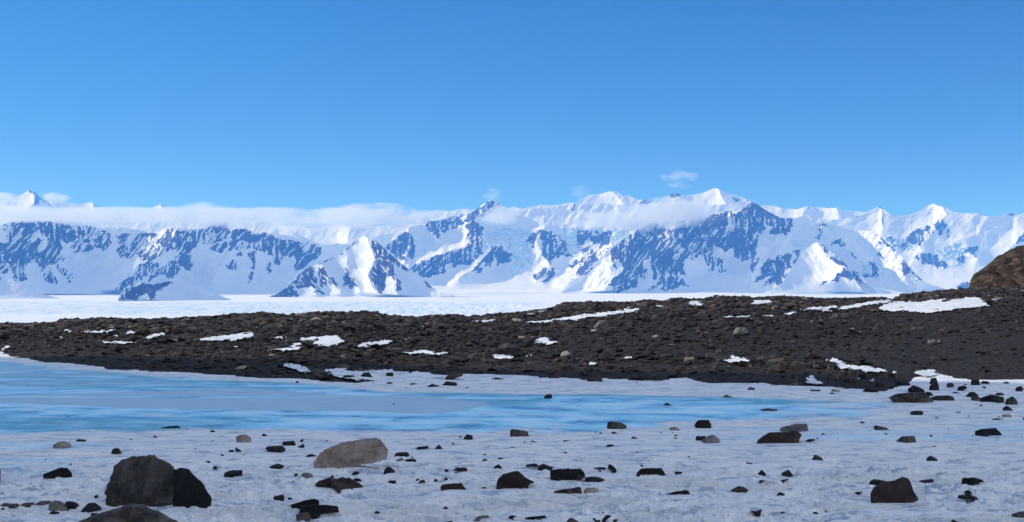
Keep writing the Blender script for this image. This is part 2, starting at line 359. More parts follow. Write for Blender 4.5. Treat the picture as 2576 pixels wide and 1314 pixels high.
# --- left massif
shell('snow_plateau', 16500, zz(('M1', [(-3800, 420), (-2500, 400), (-1200, 440), (-300, 452), (0, 452), (640, 440), (1000, 436), (1769, 436)]), ('M2', [(300, 430), (880, 425), (1000, 440), (1080, 490), (1160, 570), (1240, 625), (1400, 700)])),
      foot=640, Tf=1.3, q=.8, seed=6, rough=.25)
shell('left_massif', 12000, zz(('M1', [(-3800, 560), (-3000, 470), (-2400, 520), (-1700, 450), (-1000, 490), (-400, 500), (-100, 560), (-20, 520), (30, 468), (80, 443), (150, 433), (600, 430), (800, 440), (870, 475), (950, 490), (1010, 510), (1080, 490), (1200, 495), (1400, 525), (1560, 545), (1640, 505), (1769, 505)]),
      ('M2', [(90, 515), (200, 510), (300, 500), (380, 440), (480, 440), (530, 530), (570, 510), (650, 506), (700, 518), (750, 545), (850, 540), (920, 560), (1000, 560), (1100, 575), (1180, 590), (1240, 625), (1340, 645), (1440, 670), (1580, 655), (1769, 660)]), ('M3', [(100, 760), (300, 900), (420, 1060)])),
      rocks=[('M1', [(-3700, 600), (-3000, 500), (-2300, 540), (-1700, 480), (-700, 520), (-350, 600), (-500, 760), (-1200, 820), (-1500, 1000), (-1900, 800), (-2600, 900), (-3200, 760)], .7),
             ('M1', [(20, 500), (80, 450), (200, 440), (600, 440), (650, 480), (610, 600), (600, 650), (630, 700), (640, 820), (560, 830), (600, 900), (700, 915), (730, 990), (690, 1060), (680, 1000), (600, 960), (560, 870), (480, 870), (560, 1000), (575, 1050), (440, 1030), (410, 930), (400, 880), (330, 830), (270, 850), (260, 1020), (170, 1040), (120, 960), (100, 910), (60, 950), (-100, 960), (-100, 650), (90, 650), (60, 560)], .74),
             ('M1', [(650, 480), (900, 490), (1050, 530), (1100, 560), (1090, 720), (1050, 750), (990, 710), (850, 740), (820, 745), (740, 740), (700, 680), (620, 640), (610, 600)], .62),
             ('M1', [(1150, 570), (1250, 560), (1400, 540), (1550, 560), (1640, 510), (1790, 505), (1790, 720), (1700, 720), (1600, 780), (1500, 830), (1400, 830), (1380, 780), (1300, 800), (1200, 790), (1160, 740), (1200, 660)], .6),
             ('M1', [(1120, 1140), (1180, 1060), (1270, 1000), (1340, 960), (1390, 870), (1480, 830), (1570, 850), (1580, 890), (1520, 940), (1400, 1010), (1300, 1070), (1200, 1110)], .72),
             ('M1', [(1430, 1040), (1500, 1000), (1560, 930), (1640, 870), (1769, 780), (1769, 860), (1700, 930), (1600, 970), (1500, 1030)], .72),
             ('M1', [(1640, 980), (1700, 900), (1790, 870), (1790, 950), (1700, 1000)], .95),
             ('M2', [(0, 520), (100, 520), (250, 510), (380, 440), (510, 440), (530, 540), (500, 560), (480, 600), (440, 630), (330, 650), (220, 660), (180, 700), (90, 760), (20, 760), (0, 790), (0, 660)], .68),
             ('M2', [(300, 700), (360, 660), (480, 640), (500, 680), (440, 740), (400, 750), (320, 720)], .85),
             ('M2', [(510, 720), (520, 600), (560, 520), (650, 510), (740, 540), (750, 600), (700, 700), (600, 730)], .78),
             ('M2', [(700, 700), (760, 560), (880, 560), (980, 600), (1100, 620), (1200, 640), (1340, 650), (1440, 690), (1410, 780), (1300, 900), (1240, 900), (1170, 920), (1170, 800), (1130, 790), (1050, 790), (1000, 860), (960, 880), (960, 800), (880, 740), (780, 720)], .8),
             ('M2', [(680, 745), (790, 740), (770, 800), (760, 910), (735, 920), (750, 860), (720, 800)], 1), ('M2', [(690, 1000), (750, 930), (745, 970), (700, 1060)], 1),
             ('M2', [(480, 880), (550, 820), (550, 900), (530, 925)], 1), ('M2', [(565, 870), (590, 830), (585, 900), (570, 915)], 1), ('M2', [(885, 860), (920, 850), (930, 930), (905, 965)], 1),
             ('M2', [(0, 850), (40, 760), (130, 755), (150, 830), (120, 940), (60, 900)], 1), ('M2', [(560, 760), (670, 740), (650, 780), (570, 790)], .7)],
      ridges=[('M1', [(1769, 505), (1700, 620), (1560, 780), (1380, 880), (1200, 1050), (1110, 1150)], 42, 2.3, 60),
              ('M2', [(90, 620), (0, 800), (-150, 950), (-300, 1100)], 30, 1.1, 34), ('M2', [(130, 740), (60, 830), (110, 950)], 18, .8, 18),
              ('M1', [(60, 445), (130, 700), (60, 1000)], 40, -.5, 40),
              ('M2', [(560, 520), (520, 720), (420, 900), (330, 1080)], 50, .55, 36), ('M2', [(790, 600), (760, 800), (700, 1050)], 34, .5, 30),
              ('M2', [(930, 620), (900, 860), (900, 1000)], 30, .4, 26), ('M2', [(1340, 650), (1250, 850), (1100, 1080)], 30, .5, 40)],
      bowls=[('M1', (850, 900), 75, 60, .9), ('M2', (200, 950), 40, 40, .5), ('M2', (1020, 960), 40, 40, .5)], Tf=.72, q=.6, seed=11, tilt=.5, streak=.9)
shell('dark_foot_spur', 8500, zz(('M1', [(1175, 1215), (1190, 1180), (1215, 1112), (1350, 1080), (1400, 1045), (1560, 1055), (1680, 1030), (1769, 1000)]), ('M2', [(30, 1010), (80, 1008), (150, 1050), (250, 1095), (340, 1135), (450, 1185), (560, 1222)])),
      rocks=[('M1', [(1180, 1215), (1215, 1110), (1350, 1080), (1400, 1040), (1500, 1050), (1560, 1050), (1720, 1035), (1620, 1110), (1560, 1130), (1530, 1200), (1480, 1210), (1470, 1150), (1400, 1170), (1380, 1200), (1290, 1225), (1180, 1228)], .93)],
      ridges=[('M1', [(1400, 1040), (1500, 1230)], 26, .8, 20)], Tf=1.2, q=.75, seed=12, rough=.7, tilt=.6)
shell('left_snow_hump', 9100, zz(('M1', [(-1900, 1208), (-1200, 1130), (-500, 900), (-100, 880), (0, 940), (60, 975), (120, 1020), (230, 1080), (330, 1135), (450, 1165), (560, 1192), (680, 1208)])), Tf=2.2, q=.7, seed=13, rough=.35, tilt=.9,
      rocks=[('M1', [(-200, 980), (0, 990), (8, 1030), (-200, 1040)], 1)])
# --- saddle
shell('saddle_snowfield', 16000, zz(('M2', [(1000, 470), (1100, 480), (1250, 488), (1320, 505), (1400, 500), (1500, 480), (1600, 470), (1740, 474)]), ('M3', [(0, 478), (130, 482), (260, 485), (300, 478), (400, 463), (700, 460), (800, 480)])),
      ridges=[('M2', [(1737, 470), (1690, 600)], 34, .9, 60), ('M3', [(0, 650), (300, 560), (700, 520)], 20, .5, 20)], foot=720, Tf=1.6, q=.8, seed=14, rough=.3)
# --- front pyramid
shell('front_pyramid', 10000, zz(('M2', [(880, 1192), (910, 1180), (1000, 1150), (1060, 1105), (1130, 1050), (1200, 970), (1290, 900), (1400, 860), (1480, 820), (1600, 780), (1700, 690), (1769, 620)]), ('M3', [(30, 600), (90, 583), (130, 600), (200, 630), (260, 680), (350, 765), (430, 830), (510, 895), (600, 960), (690, 1020), (760, 1090), (830, 1135), (920, 1165), (1080, 1189)])),
      rocks=[('M2', [(1170, 920), (1240, 890), (1340, 880), (1370, 950), (1380, 1040), (1290, 1080), (1260, 1080), (1240, 1040), (1200, 1060), (1170, 1060), (1060, 1110), (1150, 1040), (1200, 970)], .93),
             ('M2', [(895, 1195), (1060, 1105), (1130, 1075), (1200, 1140), (1215, 1170), (1150, 1195)], 1), ('M2', [(1170, 1080), (1210, 1050), (1300, 1060), (1370, 1050), (1460, 1150), (1420, 1155), (1350, 1145), (1380, 1100), (1290, 1080), (1260, 1090), (1200, 1110)], .8),
             ('M2', [(1380, 900), (1440, 880), (1480, 960), (1560, 1020), (1610, 1100), (1540, 1080), (1480, 1000), (1490, 1100), (1440, 1080), (1400, 1020)], .8),
             ('M2', [(1640, 1080), (1650, 1000), (1690, 840), (1700, 950), (1740, 1010), (1785, 1080), (1710, 1110)], .93), ('M2', [(1390, 870), (1450, 770), (1560, 700), (1769, 620), (1769, 640), (1650, 760), (1500, 820)], .8),
             ('M3', [(150, 600), (200, 630), (260, 675), (350, 755), (430, 820), (540, 930), (500, 940), (430, 900), (380, 860), (330, 860), (290, 870), (250, 820), (200, 810), (170, 700)], .88),
             ('M3', [(200, 820), (330, 830), (390, 900), (400, 1000), (450, 1040), (450, 1110), (410, 1140), (390, 1050), (370, 980), (340, 990), (300, 1010), (290, 1120), (240, 1145), (190, 1110), (180, 1060), (130, 990), (130, 950), (190, 870)], .88),
             ('M3', [(690, 1015), (765, 1085), (755, 1105), (700, 1065), (688, 1045)], 1)],
      ridges=[('M3', [(90, 570), (150, 690), (195, 810), (130, 960), (180, 1100), (240, 1170)], 34, 1.15, 95), ('M3', [(260, 670), (380, 880), (400, 1000), (420, 1150)], 26, .9, 20),
              ('M2', [(1420, 860), (1500, 980), (1620, 1120)], 22, .9, 24), ('M2', [(1690, 830), (1720, 950), (1790, 1100)], 20, .8, 20), ('M2', [(1200, 960), (1290, 1000), (1380, 1150)], 18, .8, 22)],
      Tf=1.1, q=.72, seed=15, rough=.6, streak=-.9)
# --- centre
shell('central_far_crest', 19000, zz(('M3', [(600, 420), (690, 345), (780, 325), (860, 328), (910, 335), (980, 330), (1060, 310), (1180, 322), (1250, 330), (1400, 330), (1530, 305), (1580, 288), (1610, 300), (1650, 312), (1769, 288)]), ('M4', [(60, 274), (90, 268), (200, 280), (320, 255), (400, 248)])),
      foot=620, Tf=1.5, q=.8, seed=16, rough=.3)
shell('central_dome', 18500, zz(('M4', [(380, 290), (415, 262), (480, 210), (560, 172), (680, 160), (760, 134), (782, 143), (820, 131), (850, 145), (890, 183), (950, 178), (1010, 205), (1060, 225), (1100, 213), (1190, 245), (1290, 270)])),
      rocks=[('M4', [(1045, 270), (1062, 222), (1110, 212), (1195, 245), (1150, 265)], .9), ('M4', [(848, 140), (895, 183), (875, 178)], 1)],
      ridges=[('M4', [(790, 130), (850, 200), (900, 280)], 26, .7, 40)], foot=620, Tf=1.5, q=.75, seed=17, rough=.25)
shell('summit_dome', 17500, zz(('M4', [(1240, 260), (1320, 190), (1370, 158), (1440, 156), (1490, 175), (1600, 170), (1690, 150), (1769, 118)]), ('M5', [(20, 110), (50, 104), (100, 130), (170, 160), (260, 175), (330, 205), (390, 228), (500, 285), (600, 330)])),
      rocks=[('M4', [(1340, 175), (1400, 150), (1490, 172), (1450, 180), (1430, 235), (1400, 225)], .9), ('M5', [(200, 205), (290, 195), (300, 230), (240, 238)], .75), ('M5', [(330, 205), (395, 228), (370, 232)], 1)],
      ridges=[('M5', [(55, 95), (120, 200), (160, 300)], 40, .7, 46), ('M4', [(1440, 150), (1430, 260)], 14, .9, 20)], foot=620, Tf=1.5, q=.75, seed=18, rough=.3)
shell('snow_shoulder', 16300, zz(('M4', [(1150, 340), (1300, 300), (1420, 300), (1500, 285), (1600, 272), (1700, 268)]), ('M5', [(0, 272), (180, 262), (260, 250), (350, 231), (410, 240), (520, 330)])),
      rocks=[('M4', [(1525, 285), (1560, 260), (1650, 270), (1590, 285)], .9)], foot=620, Tf=1.4, q=.75, seed=19, rough=.3)
shell('central_massif', 13800, zz(('M3', [(200, 760), (290, 690), (370, 630), (430, 570), (480, 533), (540, 490), (600, 478), (680, 462), (740, 430), (830, 420), (900, 400), (960, 385), (1040, 368), (1100, 345), (1150, 345), (1190, 320), (1240, 290), (1290, 250), (1340, 222), (1380, 225), (1440, 253), (1500, 300), (1560, 322), (1650, 330), (1769, 315)]),
      ('M4', [(0, 310), (90, 300), (200, 290), (370, 262), (420, 264), (500, 264), (600, 253), (700, 256), (850, 268), (1000, 282), (1200, 300), (1400, 400), (1500, 600), (1600, 900)])),
      rocks=[('M3', [(290, 690), (480, 530), (560, 560), (590, 640), (600, 740), (560, 800), (510, 835), (460, 830), (420, 800), (360, 760), (330, 720)], .86),
             ('M3', [(690, 460), (750, 430), (830, 440), (840, 530), (820, 620), (790, 580), (720, 520)], .9),
             ('M3', [(840, 440), (900, 400), (1040, 370), (1150, 345), (1240, 290), (1340, 225), (1440, 255), (1350, 300), (1300, 380), (1250, 400), (1200, 390), (1160, 440), (1130, 420), (1060, 480), (980, 500), (900, 540), (850, 540)], .74),
             ('M3', [(1130, 430), (1200, 440), (1280, 500), (1250, 580), (1270, 640), (1270, 690), (1250, 760), (1150, 870), (1050, 860), (980, 890), (930, 860), (890, 860), (890, 950), (830, 970), (760, 980), (650, 985), (600, 950), (540, 915), (570, 870), (700, 820), (830, 770), (960, 740), (1080, 690), (1120, 640), (1080, 620), (1130, 540), (1080, 500)], .84),
             ('M3', [(1040, 995), (1150, 920), (1230, 850), (1280, 790), (1370, 670), (1430, 670), (1560, 770), (1540, 830), (1430, 870), (1400, 800), (1390, 740), (1340, 880), (1280, 880), (1260, 960), (1210, 950), (1160, 920)], .94),
             ('M4', [(-80, 620), (0, 540), (100, 505), (160, 540), (250, 580), (320, 640), (340, 720), (390, 780), (340, 790), (270, 760), (260, 800), (200, 810), (170, 860), (130, 820), (80, 740), (90, 640), (40, 600), (0, 700), (-60, 700)], .82),
             ('M4', [(15, 960), (100, 895), (140, 900), (110, 960), (40, 1025), (10, 1000)], 1), ('M4', [(75, 1045), (160, 920), (215, 905), (222, 940), (150, 1030)], 1),
             ('M4', [(355, 900), (380, 840), (460, 820), (520, 800), (500, 830), (420, 870), (400, 890)], 1), ('M4', [(400, 980), (450, 900), (530, 800), (620, 740), (780, 690), (770, 720), (640, 830), (520, 930), (480, 970)], .76),
             ('M4', [(480, 970), (560, 920), (635, 865), (632, 910), (600, 960), (510, 972)], 1), ('M4', [(328, 1075), (420, 1000), (400, 1035)], 1),
             ('M4', [(440, 530), (560, 520), (760, 520), (800, 560), (760, 650), (700, 700), (560, 760), (520, 780), (450, 740), (430, 640)], .66), ('M4', [(380, 330), (400, 270), (425, 262), (425, 310), (410, 335)], .9)],
      ridges=[('M3', [(1350, 220), (1200, 420), (1180, 520), (1260, 620), (1050, 700), (800, 790), (560, 900)], 36, 1.2, 40), ('M3', [(1400, 660), (1280, 800), (1160, 920), (1030, 1000)], 26, 1.2, 30),
              ('M3', [(520, 500), (540, 650), (480, 850)], 26, 1.0, 26), ('M3', [(760, 430), (830, 620)], 16, .8, 20), ('M4', [(110, 500), (40, 640), (140, 850)], 26, .9, 26),
              ('M4', [(780, 690), (600, 850), (440, 990), (320, 1090)], 30, 1.3, 34), ('M4', [(150, 900), (30, 1030)], 12, .9, 12), ('M4', [(220, 910), (90, 1050)], 12, .9, 12), ('M4', [(560, 520), (450, 840)], 20, .4, 24)],
      ices=[('M3', [(1280, 520), (1500, 500), (1769, 540), (1720, 700), (1769, 830), (1640, 960), (1540, 980), (1580, 800), (1500, 700), (1420, 640), (1290, 700)], 1), ('M4', [(170, 520), (420, 495), (480, 520), (430, 640), (450, 780), (380, 850), (330, 660)], 1),
            ('M4', [(560, 520), (760, 530), (820, 470), (980, 455), (1010, 520), (900, 620), (800, 660), (740, 620), (700, 560)], .9), ('M3', [(580, 560), (760, 600), (930, 720), (800, 740), (640, 800), (600, 680)], .45)],
      bowls=[('M3', (980, 600), 30, 22, .7), ('M3', (1480, 900), 40, 30, .4)], Tf=1.5, q=.55, seed=20, streak=.85, rough=.9)
# --- right peak
shell('far_right_crest', 20000, zz(('M5', [(420, 320), (500, 280), (560, 273), (640, 283), (700, 305), (850, 315), (930, 296), (970, 284), (1020, 290), (1150, 302), (1260, 300), (1320, 325), (1540, 345), (1680, 352)])),
      rocks=[('M5', [(630, 280), (690, 285), (690, 300), (650, 292)], 1), ('M5', [(960, 290), (985, 284), (975, 312)], 1), ('M5', [(1260, 298), (1330, 322), (1300, 318)], 1)],
      ridges=[('M5', [(960, 280), (900, 380)], 22, .7, 22), ('M5', [(1240, 298), (1260, 400)], 26, .8, 30)], foot=620, Tf=1.5, q=.8, seed=22, rough=.3)
shell('right_snow_range', 15500, zz(('M5', [(560, 420), (700, 400), (1000, 400), (1200, 420), (1380, 400), (1500, 370), (1600, 320), (1640, 300), (1668, 286)]), ('M6', [(318, 288), (350, 300), (420, 350), (470, 370), (530, 380), (640, 370), (750, 320), (820, 275), (865, 256), (930, 285), (990, 293), (1060, 335), (1150, 355), (1270, 357), (1286, 348), (1320, 365), (1400, 387), (1540, 380), (1600, 355), (1640, 347), (1700, 375), (1769, 352), (2300, 250), (2900, 330), (3600, 220), (4600, 300)])),
      rocks=[('M6', [(600, 580), (700, 520), (830, 485), (855, 570), (800, 600), (760, 640), (750, 700), (680, 670), (620, 640), (590, 620)], .84), ('M6', [(870, 460), (940, 415), (980, 420), (1000, 490), (950, 500), (960, 560), (920, 620), (895, 600), (910, 520)], .88),
             ('M6', [(1000, 558), (1008, 515), (1038, 518), (1012, 560)], 1), ('M6', [(975, 612), (1008, 563), (1038, 570)], 1), ('M6', [(370, 600), (430, 595), (560, 640), (600, 600), (640, 690), (560, 710), (500, 690)], .5),
             ('M6', [(1180, 705), (1290, 688), (1302, 710), (1270, 750), (1282, 788), (1250, 785), (1220, 740), (1180, 760)], 1), ('M6', [(1085, 812), (1150, 750), (1187, 790), (1172, 852), (1130, 840)], .8),
             ('M6', [(680, 790), (740, 745), (880, 760), (960, 820), (1050, 890), (900, 900), (840, 860), (740, 850)], .84), ('M6', [(1645, 688), (1700, 620), (1769, 545), (1900, 500), (1900, 600), (1700, 650)], .8),
             ('M6', [(1080, 1075), (1150, 1060), (1225, 1040), (1250, 1110), (1120, 1125)], .95), ('M6', [(325, 288), (350, 298), (368, 330), (345, 320), (300, 318)], .8), ('M6', [(360, 330), (372, 335), (365, 450), (345, 490), (355, 400)], 1),  # last thin strip paints the peak's shaded side as rock
             ('M6', [(785, 380), (850, 340), (830, 365)], .9), ('M6', [(820, 275), (850, 258), (862, 262)], 1), ('M6', [(1590, 378), (1640, 345), (1705, 375)], .7), ('M5', [(1380, 398), (1420, 378), (1480, 382)], 1)],
      ridges=[('M6', [(330, 280), (370, 340), (350, 520)], 26, 1.0, 60), ('M6', [(960, 285), (1000, 380), (900, 480), (780, 640)], 40, .9, 60), ('M6', [(1290, 345), (1250, 420)], 20, .6, 20), ('M6', [(1769, 540), (1640, 700)], 30, .8, 40), ('M6', [(1200, 690), (1300, 820)], 24, .7, 24), ('M6', [(1400, 400), (1300, 560), (1000, 660)], 60, .4, 60)],
      ices=[('M6', [(360, 600), (620, 600), (700, 700), (560, 720), (470, 690)], .9), ('M6', [(900, 710), (1120, 660), (1220, 680), (1180, 860), (1080, 840), (960, 780)], .9)],
      Tf=1.7, q=.6, seed=23, tilt=-.05, rough=.3, streak=.6)
shell('great_rock_peak', 12700, zz(('M4', [(270, 1149), (480, 1010), (640, 860), (760, 730), (800, 690), (860, 650), (870, 620), (960, 562), (1000, 568), (1030, 520), (1100, 470), (1150, 450), (1300, 440), (1500, 425), (1640, 400), (1740, 385)]),
      ('M5', [(60, 350), (180, 328), (250, 348), (300, 310), (360, 272), (410, 238), (480, 280), (560, 330), (640, 375), (700, 398), (820, 405), (900, 385), (950, 370), (1050, 405), (1200, 460), (1380, 515), (1430, 525), (1550, 530), (1630, 560), (1700, 600)]), ('M6', [(400, 645), (480, 705), (540, 770), (600, 850), (680, 950), (780, 1040), (1000, 1115), (1250, 1149)])),
      rocks=[('M4', [(780, 700), (860, 640), (960, 555), (1030, 510), (1150, 440), (1790, 380), (1790, 900), (1700, 830), (1640, 760), (1600, 830), (1510, 800), (1500, 930), (1520, 980), (1440, 970), (1500, 1040), (1570, 1100), (1480, 1060), (1470, 1090), (1380, 1110), (1250, 1125), (1260, 1080), (1130, 1135), (1220, 1050), (1300, 960), (1250, 1000), (1230, 900), (1205, 800), (1230, 1000), (1190, 1010), (1180, 860), (1150, 800), (1100, 830), (1090, 870), (1140, 980), (1140, 1040), (1100, 1030), (1090, 980), (1050, 1080), (990, 1110), (990, 1080), (930, 1130), (870, 1130), (810, 1145), (780, 1130), (790, 1080), (730, 1080), (780, 1010), (860, 940), (900, 920), (890, 870), (860, 800), (820, 830), (830, 910), (790, 870), (740, 830), (710, 900), (710, 800), (760, 740)], .83),
             ('M5', [(-20, 370), (180, 325), (260, 345), (410, 236), (640, 372), (700, 398), (820, 408), (800, 520), (740, 575), (700, 545), (620, 580), (590, 560), (500, 570), (460, 560), (470, 640), (470, 850), (400, 945), (370, 910), (410, 850), (360, 830), (300, 830), (290, 790), (250, 810), (220, 760), (230, 690), (140, 740), (110, 700), (-20, 640)], .84),
             ('M5', [(-20, 800), (110, 810), (130, 880), (150, 935), (-20, 920)], .6),
             ('M5', [(428, 1062), (440, 990), (500, 960), (520, 840), (560, 810), (640, 820), (680, 770), (760, 765), (800, 770), (790, 880), (750, 900), (760, 960), (800, 1000), (700, 990), (720, 1075), (680, 1085), (620, 1050), (520, 1070), (620, 960), (530, 1000)], .95),
             ('M5', [(800, 855), (870, 780), (935, 840), (932, 885), (900, 920), (830, 915)], 1), ('M5', [(780, 750), (860, 715), (920, 710), (870, 770), (840, 800), (830, 745)], .85),
             ('M5', [(1025, 480), (1100, 455), (1155, 475), (1110, 490), (1118, 540), (1080, 612), (1052, 605), (1090, 550), (1070, 520), (1090, 480)], .95), ('M5', [(1192, 682), (1200, 632), (1260, 630), (1268, 590), (1300, 650), (1340, 705), (1260, 650), (1220, 665)], 1),
             ('M5', [(1372, 728), (1445, 790), (1440, 808), (1385, 762)], 1), ('M5', [(1645, 770), (1680, 742), (1708, 780), (1718, 818), (1690, 800)], 1), ('M5', [(1530, 890), (1600, 835), (1640, 850), (1665, 910), (1665, 970), (1600, 1010), (1560, 990), (1500, 970), (1560, 940)], .62),
             ('M6', [(275, 555), (360, 605), (545, 737), (500, 722), (400, 665)], 1), ('M6', [(310, 625), (365, 650), (340, 662)], 1),
             ('M6', [(543, 850), (572, 848), (640, 900), (620, 950), (575, 978), (545, 940)], 1), ('M6', [(568, 840), (610, 800), (700, 830), (780, 890), (788, 960), (760, 1015), (710, 1012), (700, 950), (655, 952), (662, 900)], 1)],
      ridges=[('M4', [(1160, 440), (1000, 600), (860, 760), (760, 900)], 30, .9, 30), ('M4', [(1440, 480), (1350, 700), (1150, 800), (900, 920), (730, 1080)], 44, 1.3, 44), ('M4', [(1350, 700), (1400, 850), (1350, 950), (1130, 1140)], 36, 1.0, 36),
              ('M5', [(410, 230), (240, 370), (100, 420), (-100, 520)], 50, 1.1, 30), ('M5', [(300, 350), (400, 560), (460, 700), (400, 940)], 34, 1.1, 40), ('M5', [(410, 230), (640, 375), (760, 470), (760, 580)], 40, 1.0, 36),
              ('M5', [(950, 370), (1120, 460), (1080, 620)], 40, .8, 50), ('M5', [(1268, 590), (1400, 750), (1460, 820)], 20, .9, 26), ('M5', [(680, 770), (740, 900), (650, 1080)], 30, 1.2, 30), ('M5', [(870, 770), (840, 920)], 16, .8, 20),
              ('M6', [(280, 555), (420, 690), (560, 900)], 36, 1.0, 60), ('M6', [(600, 800), (580, 980)], 20, .9, 26), ('M6', [(700, 830), (720, 1010)], 20, .8, 20)],
      bowls=[('M5', (200, 860), 34, 34, 1.0), ('M4', (1650, 980), 30, 26, .8), ('M5', (640, 700), 44, 36, .5), ('M5', (1450, 640), 30, 30, .5)], Tf=1.15, q=.58, seed=24, tilt=.1, streak=.95, rough=.9,
      ices=[('M5', [(1500, 840), (1680, 840), (1680, 1010), (1520, 1000)], .8), ('M5', [(800, 600), (900, 600), (900, 720), (800, 730)], .6)])
shell('front_right_ridge', 12200, zz(('M5', [(500, 1155), (600, 1110), (700, 1060), (760, 960), (820, 880), (880, 780), (950, 710), (1020, 655), (1060, 643), (1110, 665), (1190, 730), (1260, 790), (1330, 850), (1400, 900), (1500, 970), (1540, 1040), (1640, 1095), (1769, 1130), (1900, 1155)])),
      rocks=[('M5', [(1205, 1025), (1260, 955), (1330, 900), (1400, 955), (1450, 980), (1530, 1040), (1490, 1062), (1450, 1020), (1440, 990), (1390, 1000), (1380, 1040), (1340, 1000), (1280, 980), (1250, 1035)], .96),
             ('M5', [(1080, 645), (1120, 667), (1250, 755), (1330, 845), (1500, 970), (1420, 960), (1330, 890), (1200, 820), (1130, 740)], .66), ('M5', [(1078, 1082), (1090, 1050), (1150, 1028), (1172, 1045), (1110, 1062)], .95)],
      ridges=[('M5', [(1060, 640), (1140, 760), (1330, 900), (1260, 960), (1220, 1060)], 40, 1.0, 85), ('M5', [(1330, 900), (1510, 1060)], 24, .9, 30)], Tf=1.5, q=.7, seed=25, rough=.4, streak=-.8)

# ------------------------------------------------------------------ glacier
def glacier():
    Yr = np.concatenate([np.linspace(860, 795, 30), np.linspace(794.6, 758, 190), np.linspace(757.5, 722, 120), np.linspace(721, 706, 20)])
    d = (CAMH + 150) * F / (Yr - HZ)
    d = np.concatenate([[120, 800, 1600, 2300], d, [26500]])
    Xp = np.arange(-1100, 3700, 2.2)
    Dm, Xm = np.meshgrid(d, Xp, indexing='ij')
    x = (Xm - 1288) / F * Dm; y = Dm.copy(); Yp = HZ + 154 * F / np.maximum(Dm, 3000)
    # crevasse belt
    edge = (fbm(Xm / 90, Yp * 0, 90, 4) - .5) * 8
    b1 = sstep(756, 761, Yp + edge) * sstep(793, 787, Yp + edge) * sstep(1470, 1250, Xm + (fbm(Xm / 30, Yp / 5, 91, 3) - .5) * 400)
    b2 = .6 * sstep(745, 748, Yp) * sstep(756, 752, Yp) * sstep(2030, 2080, Xm) * sstep(2300, 2230, Xm)
    cr = np.maximum(b1, b2)
    blk = fbm(x / 15, y / 170, 92, 3) ; blk = np.where(blk > .5, 1, 0) * .6 + blk
    z = -150 + cr * (blk - .8) * 2.4 + (fbm(x / 900, y / 1500, 93, 3) - .5) * 6 * sstep(3000, 4500, Dm)
    cr = cr * sstep(.62, .5, fbm(x / 15, y / 170, 92, 3))
    V = np.stack([x, y, z], -1).reshape(-1, 3)
    struct(mesh_obj('glacier', V, grid_quads(*x.shape), M_GL, {'crev': cr}))
glacier()
# ------------------------------------------------------------------ every stone traced: zone, outline, colour, label
ITEMS = []    # (zone, outline, colour, where, handwritten label or None)
def S(zone, col, *polys):
    for p in polys: ITEMS.append((zone, p, col, None))
def N(zone, col, label, poly): ITEMS.append((zone, poly, col, label))
N('A0', 'charcoal', 'largest dark boulder in the left foreground, tall with a rounded top', [(1065, 1010), (1070, 860), (1110, 760), (1165, 620), (1210, 570), (1285, 525), (1300, 515), (1360, 512), (1375, 525), (1450, 515), (1520, 495), (1560, 510), (1565, 525), (1650, 560), (1725, 600), (1755, 635), (1772, 660), (1780, 850), (1782, 1030), (1600, 1045), (1480, 1050), (1300, 1040), (1150, 1045), (1070, 1048)])
N('A0', 'black', 'black wedge-shaped boulder leaning against the right side of the largest boulder', [(1760, 655), (1800, 635), (1880, 630), (1915, 650), (1960, 710), (2030, 760), (2080, 830), (2120, 900), (2148, 935), (2130, 990), (2040, 1020), (1850, 1035), (1760, 1040)])
N('A0', 'charcoal', 'low dark boulder cut off by the bottom edge, in front of the largest boulder', [(690, 1260), (800, 1177), (900, 1130), (1000, 1100), (1130, 1060), (1260, 1025), (1340, 1018), (1400, 1020), (1450, 1050), (1560, 1090), (1650, 1120), (1740, 1165), (1800, 1200), (1880, 1270), (1300, 1300)])
N('A1', 'tan', 'long pale tan granite boulder tilted up at its right end', [(600, 645), (598, 600), (620, 550), (660, 480), (720, 440), (820, 400), (900, 375), (1100, 340), (1210, 328), (1265, 338), (1310, 380), (1345, 430), (1360, 450), (1355, 520), (1330, 545), (1280, 560), (1190, 585), (1080, 597), (1000, 622), (960, 632), (800, 640), (700, 648)])
N('A1', 'brown', 'jagged dark brown rock with two humps below the pale tan boulder', [(615, 800), (650, 765), (720, 745), (755, 730), (800, 750), (830, 750), (885, 728), (930, 738), (960, 730), (1000, 755), (1080, 795), (1130, 855), (1000, 845), (850, 825), (750, 820), (640, 818)])
N('A1', 'black', 'thin black slab lying on top of the slab stack in the foreground', [(360, 1010), (500, 965), (620, 942), (660, 960), (660, 1012), (560, 1018), (440, 1028)])
N('A1', 'black', 'wide black slab in the middle of the slab stack in the foreground', [(455, 1090), (475, 1020), (660, 1005), (850, 1018), (862, 1080), (690, 1088), (650, 1115), (590, 1115), (560, 1095)])
N('A1', 'charcoal', 'small grey-black stone at the lower left of the slab stack', [(428, 1132), (430, 1105), (490, 1078), (555, 1078), (575, 1100), (575, 1132)])
N('A2', 'brown', 'rounded brown boulder with a small spur on its right, mid foreground', [(-115, 845), (-120, 790), (-100, 740), (-55, 700), (0, 680), (60, 662), (105, 660), (150, 705), (200, 745), (265, 775), (235, 790), (215, 795), (200, 830), (150, 848), (0, 848)])
N('A1', 'brown', 'angular brown block with a lit flat top left of the rounded brown boulder', [(1890, 825), (1905, 800), (2000, 788), (2110, 785), (2120, 810), (2160, 850), (2150, 862), (1900, 860)])
N('A2', 'black', 'wide black block with a straight flat top, mid foreground', [(425, 655), (480, 643), (600, 640), (620, 630), (640, 642), (740, 640), (780, 680), (782, 725), (700, 740), (600, 770), (540, 767), (435, 757)])
N('A2', 'black', 'flat black stone just right of the wide black block', [(775, 757), (785, 725), (850, 718), (930, 725), (980, 745), (960, 758), (830, 760)])
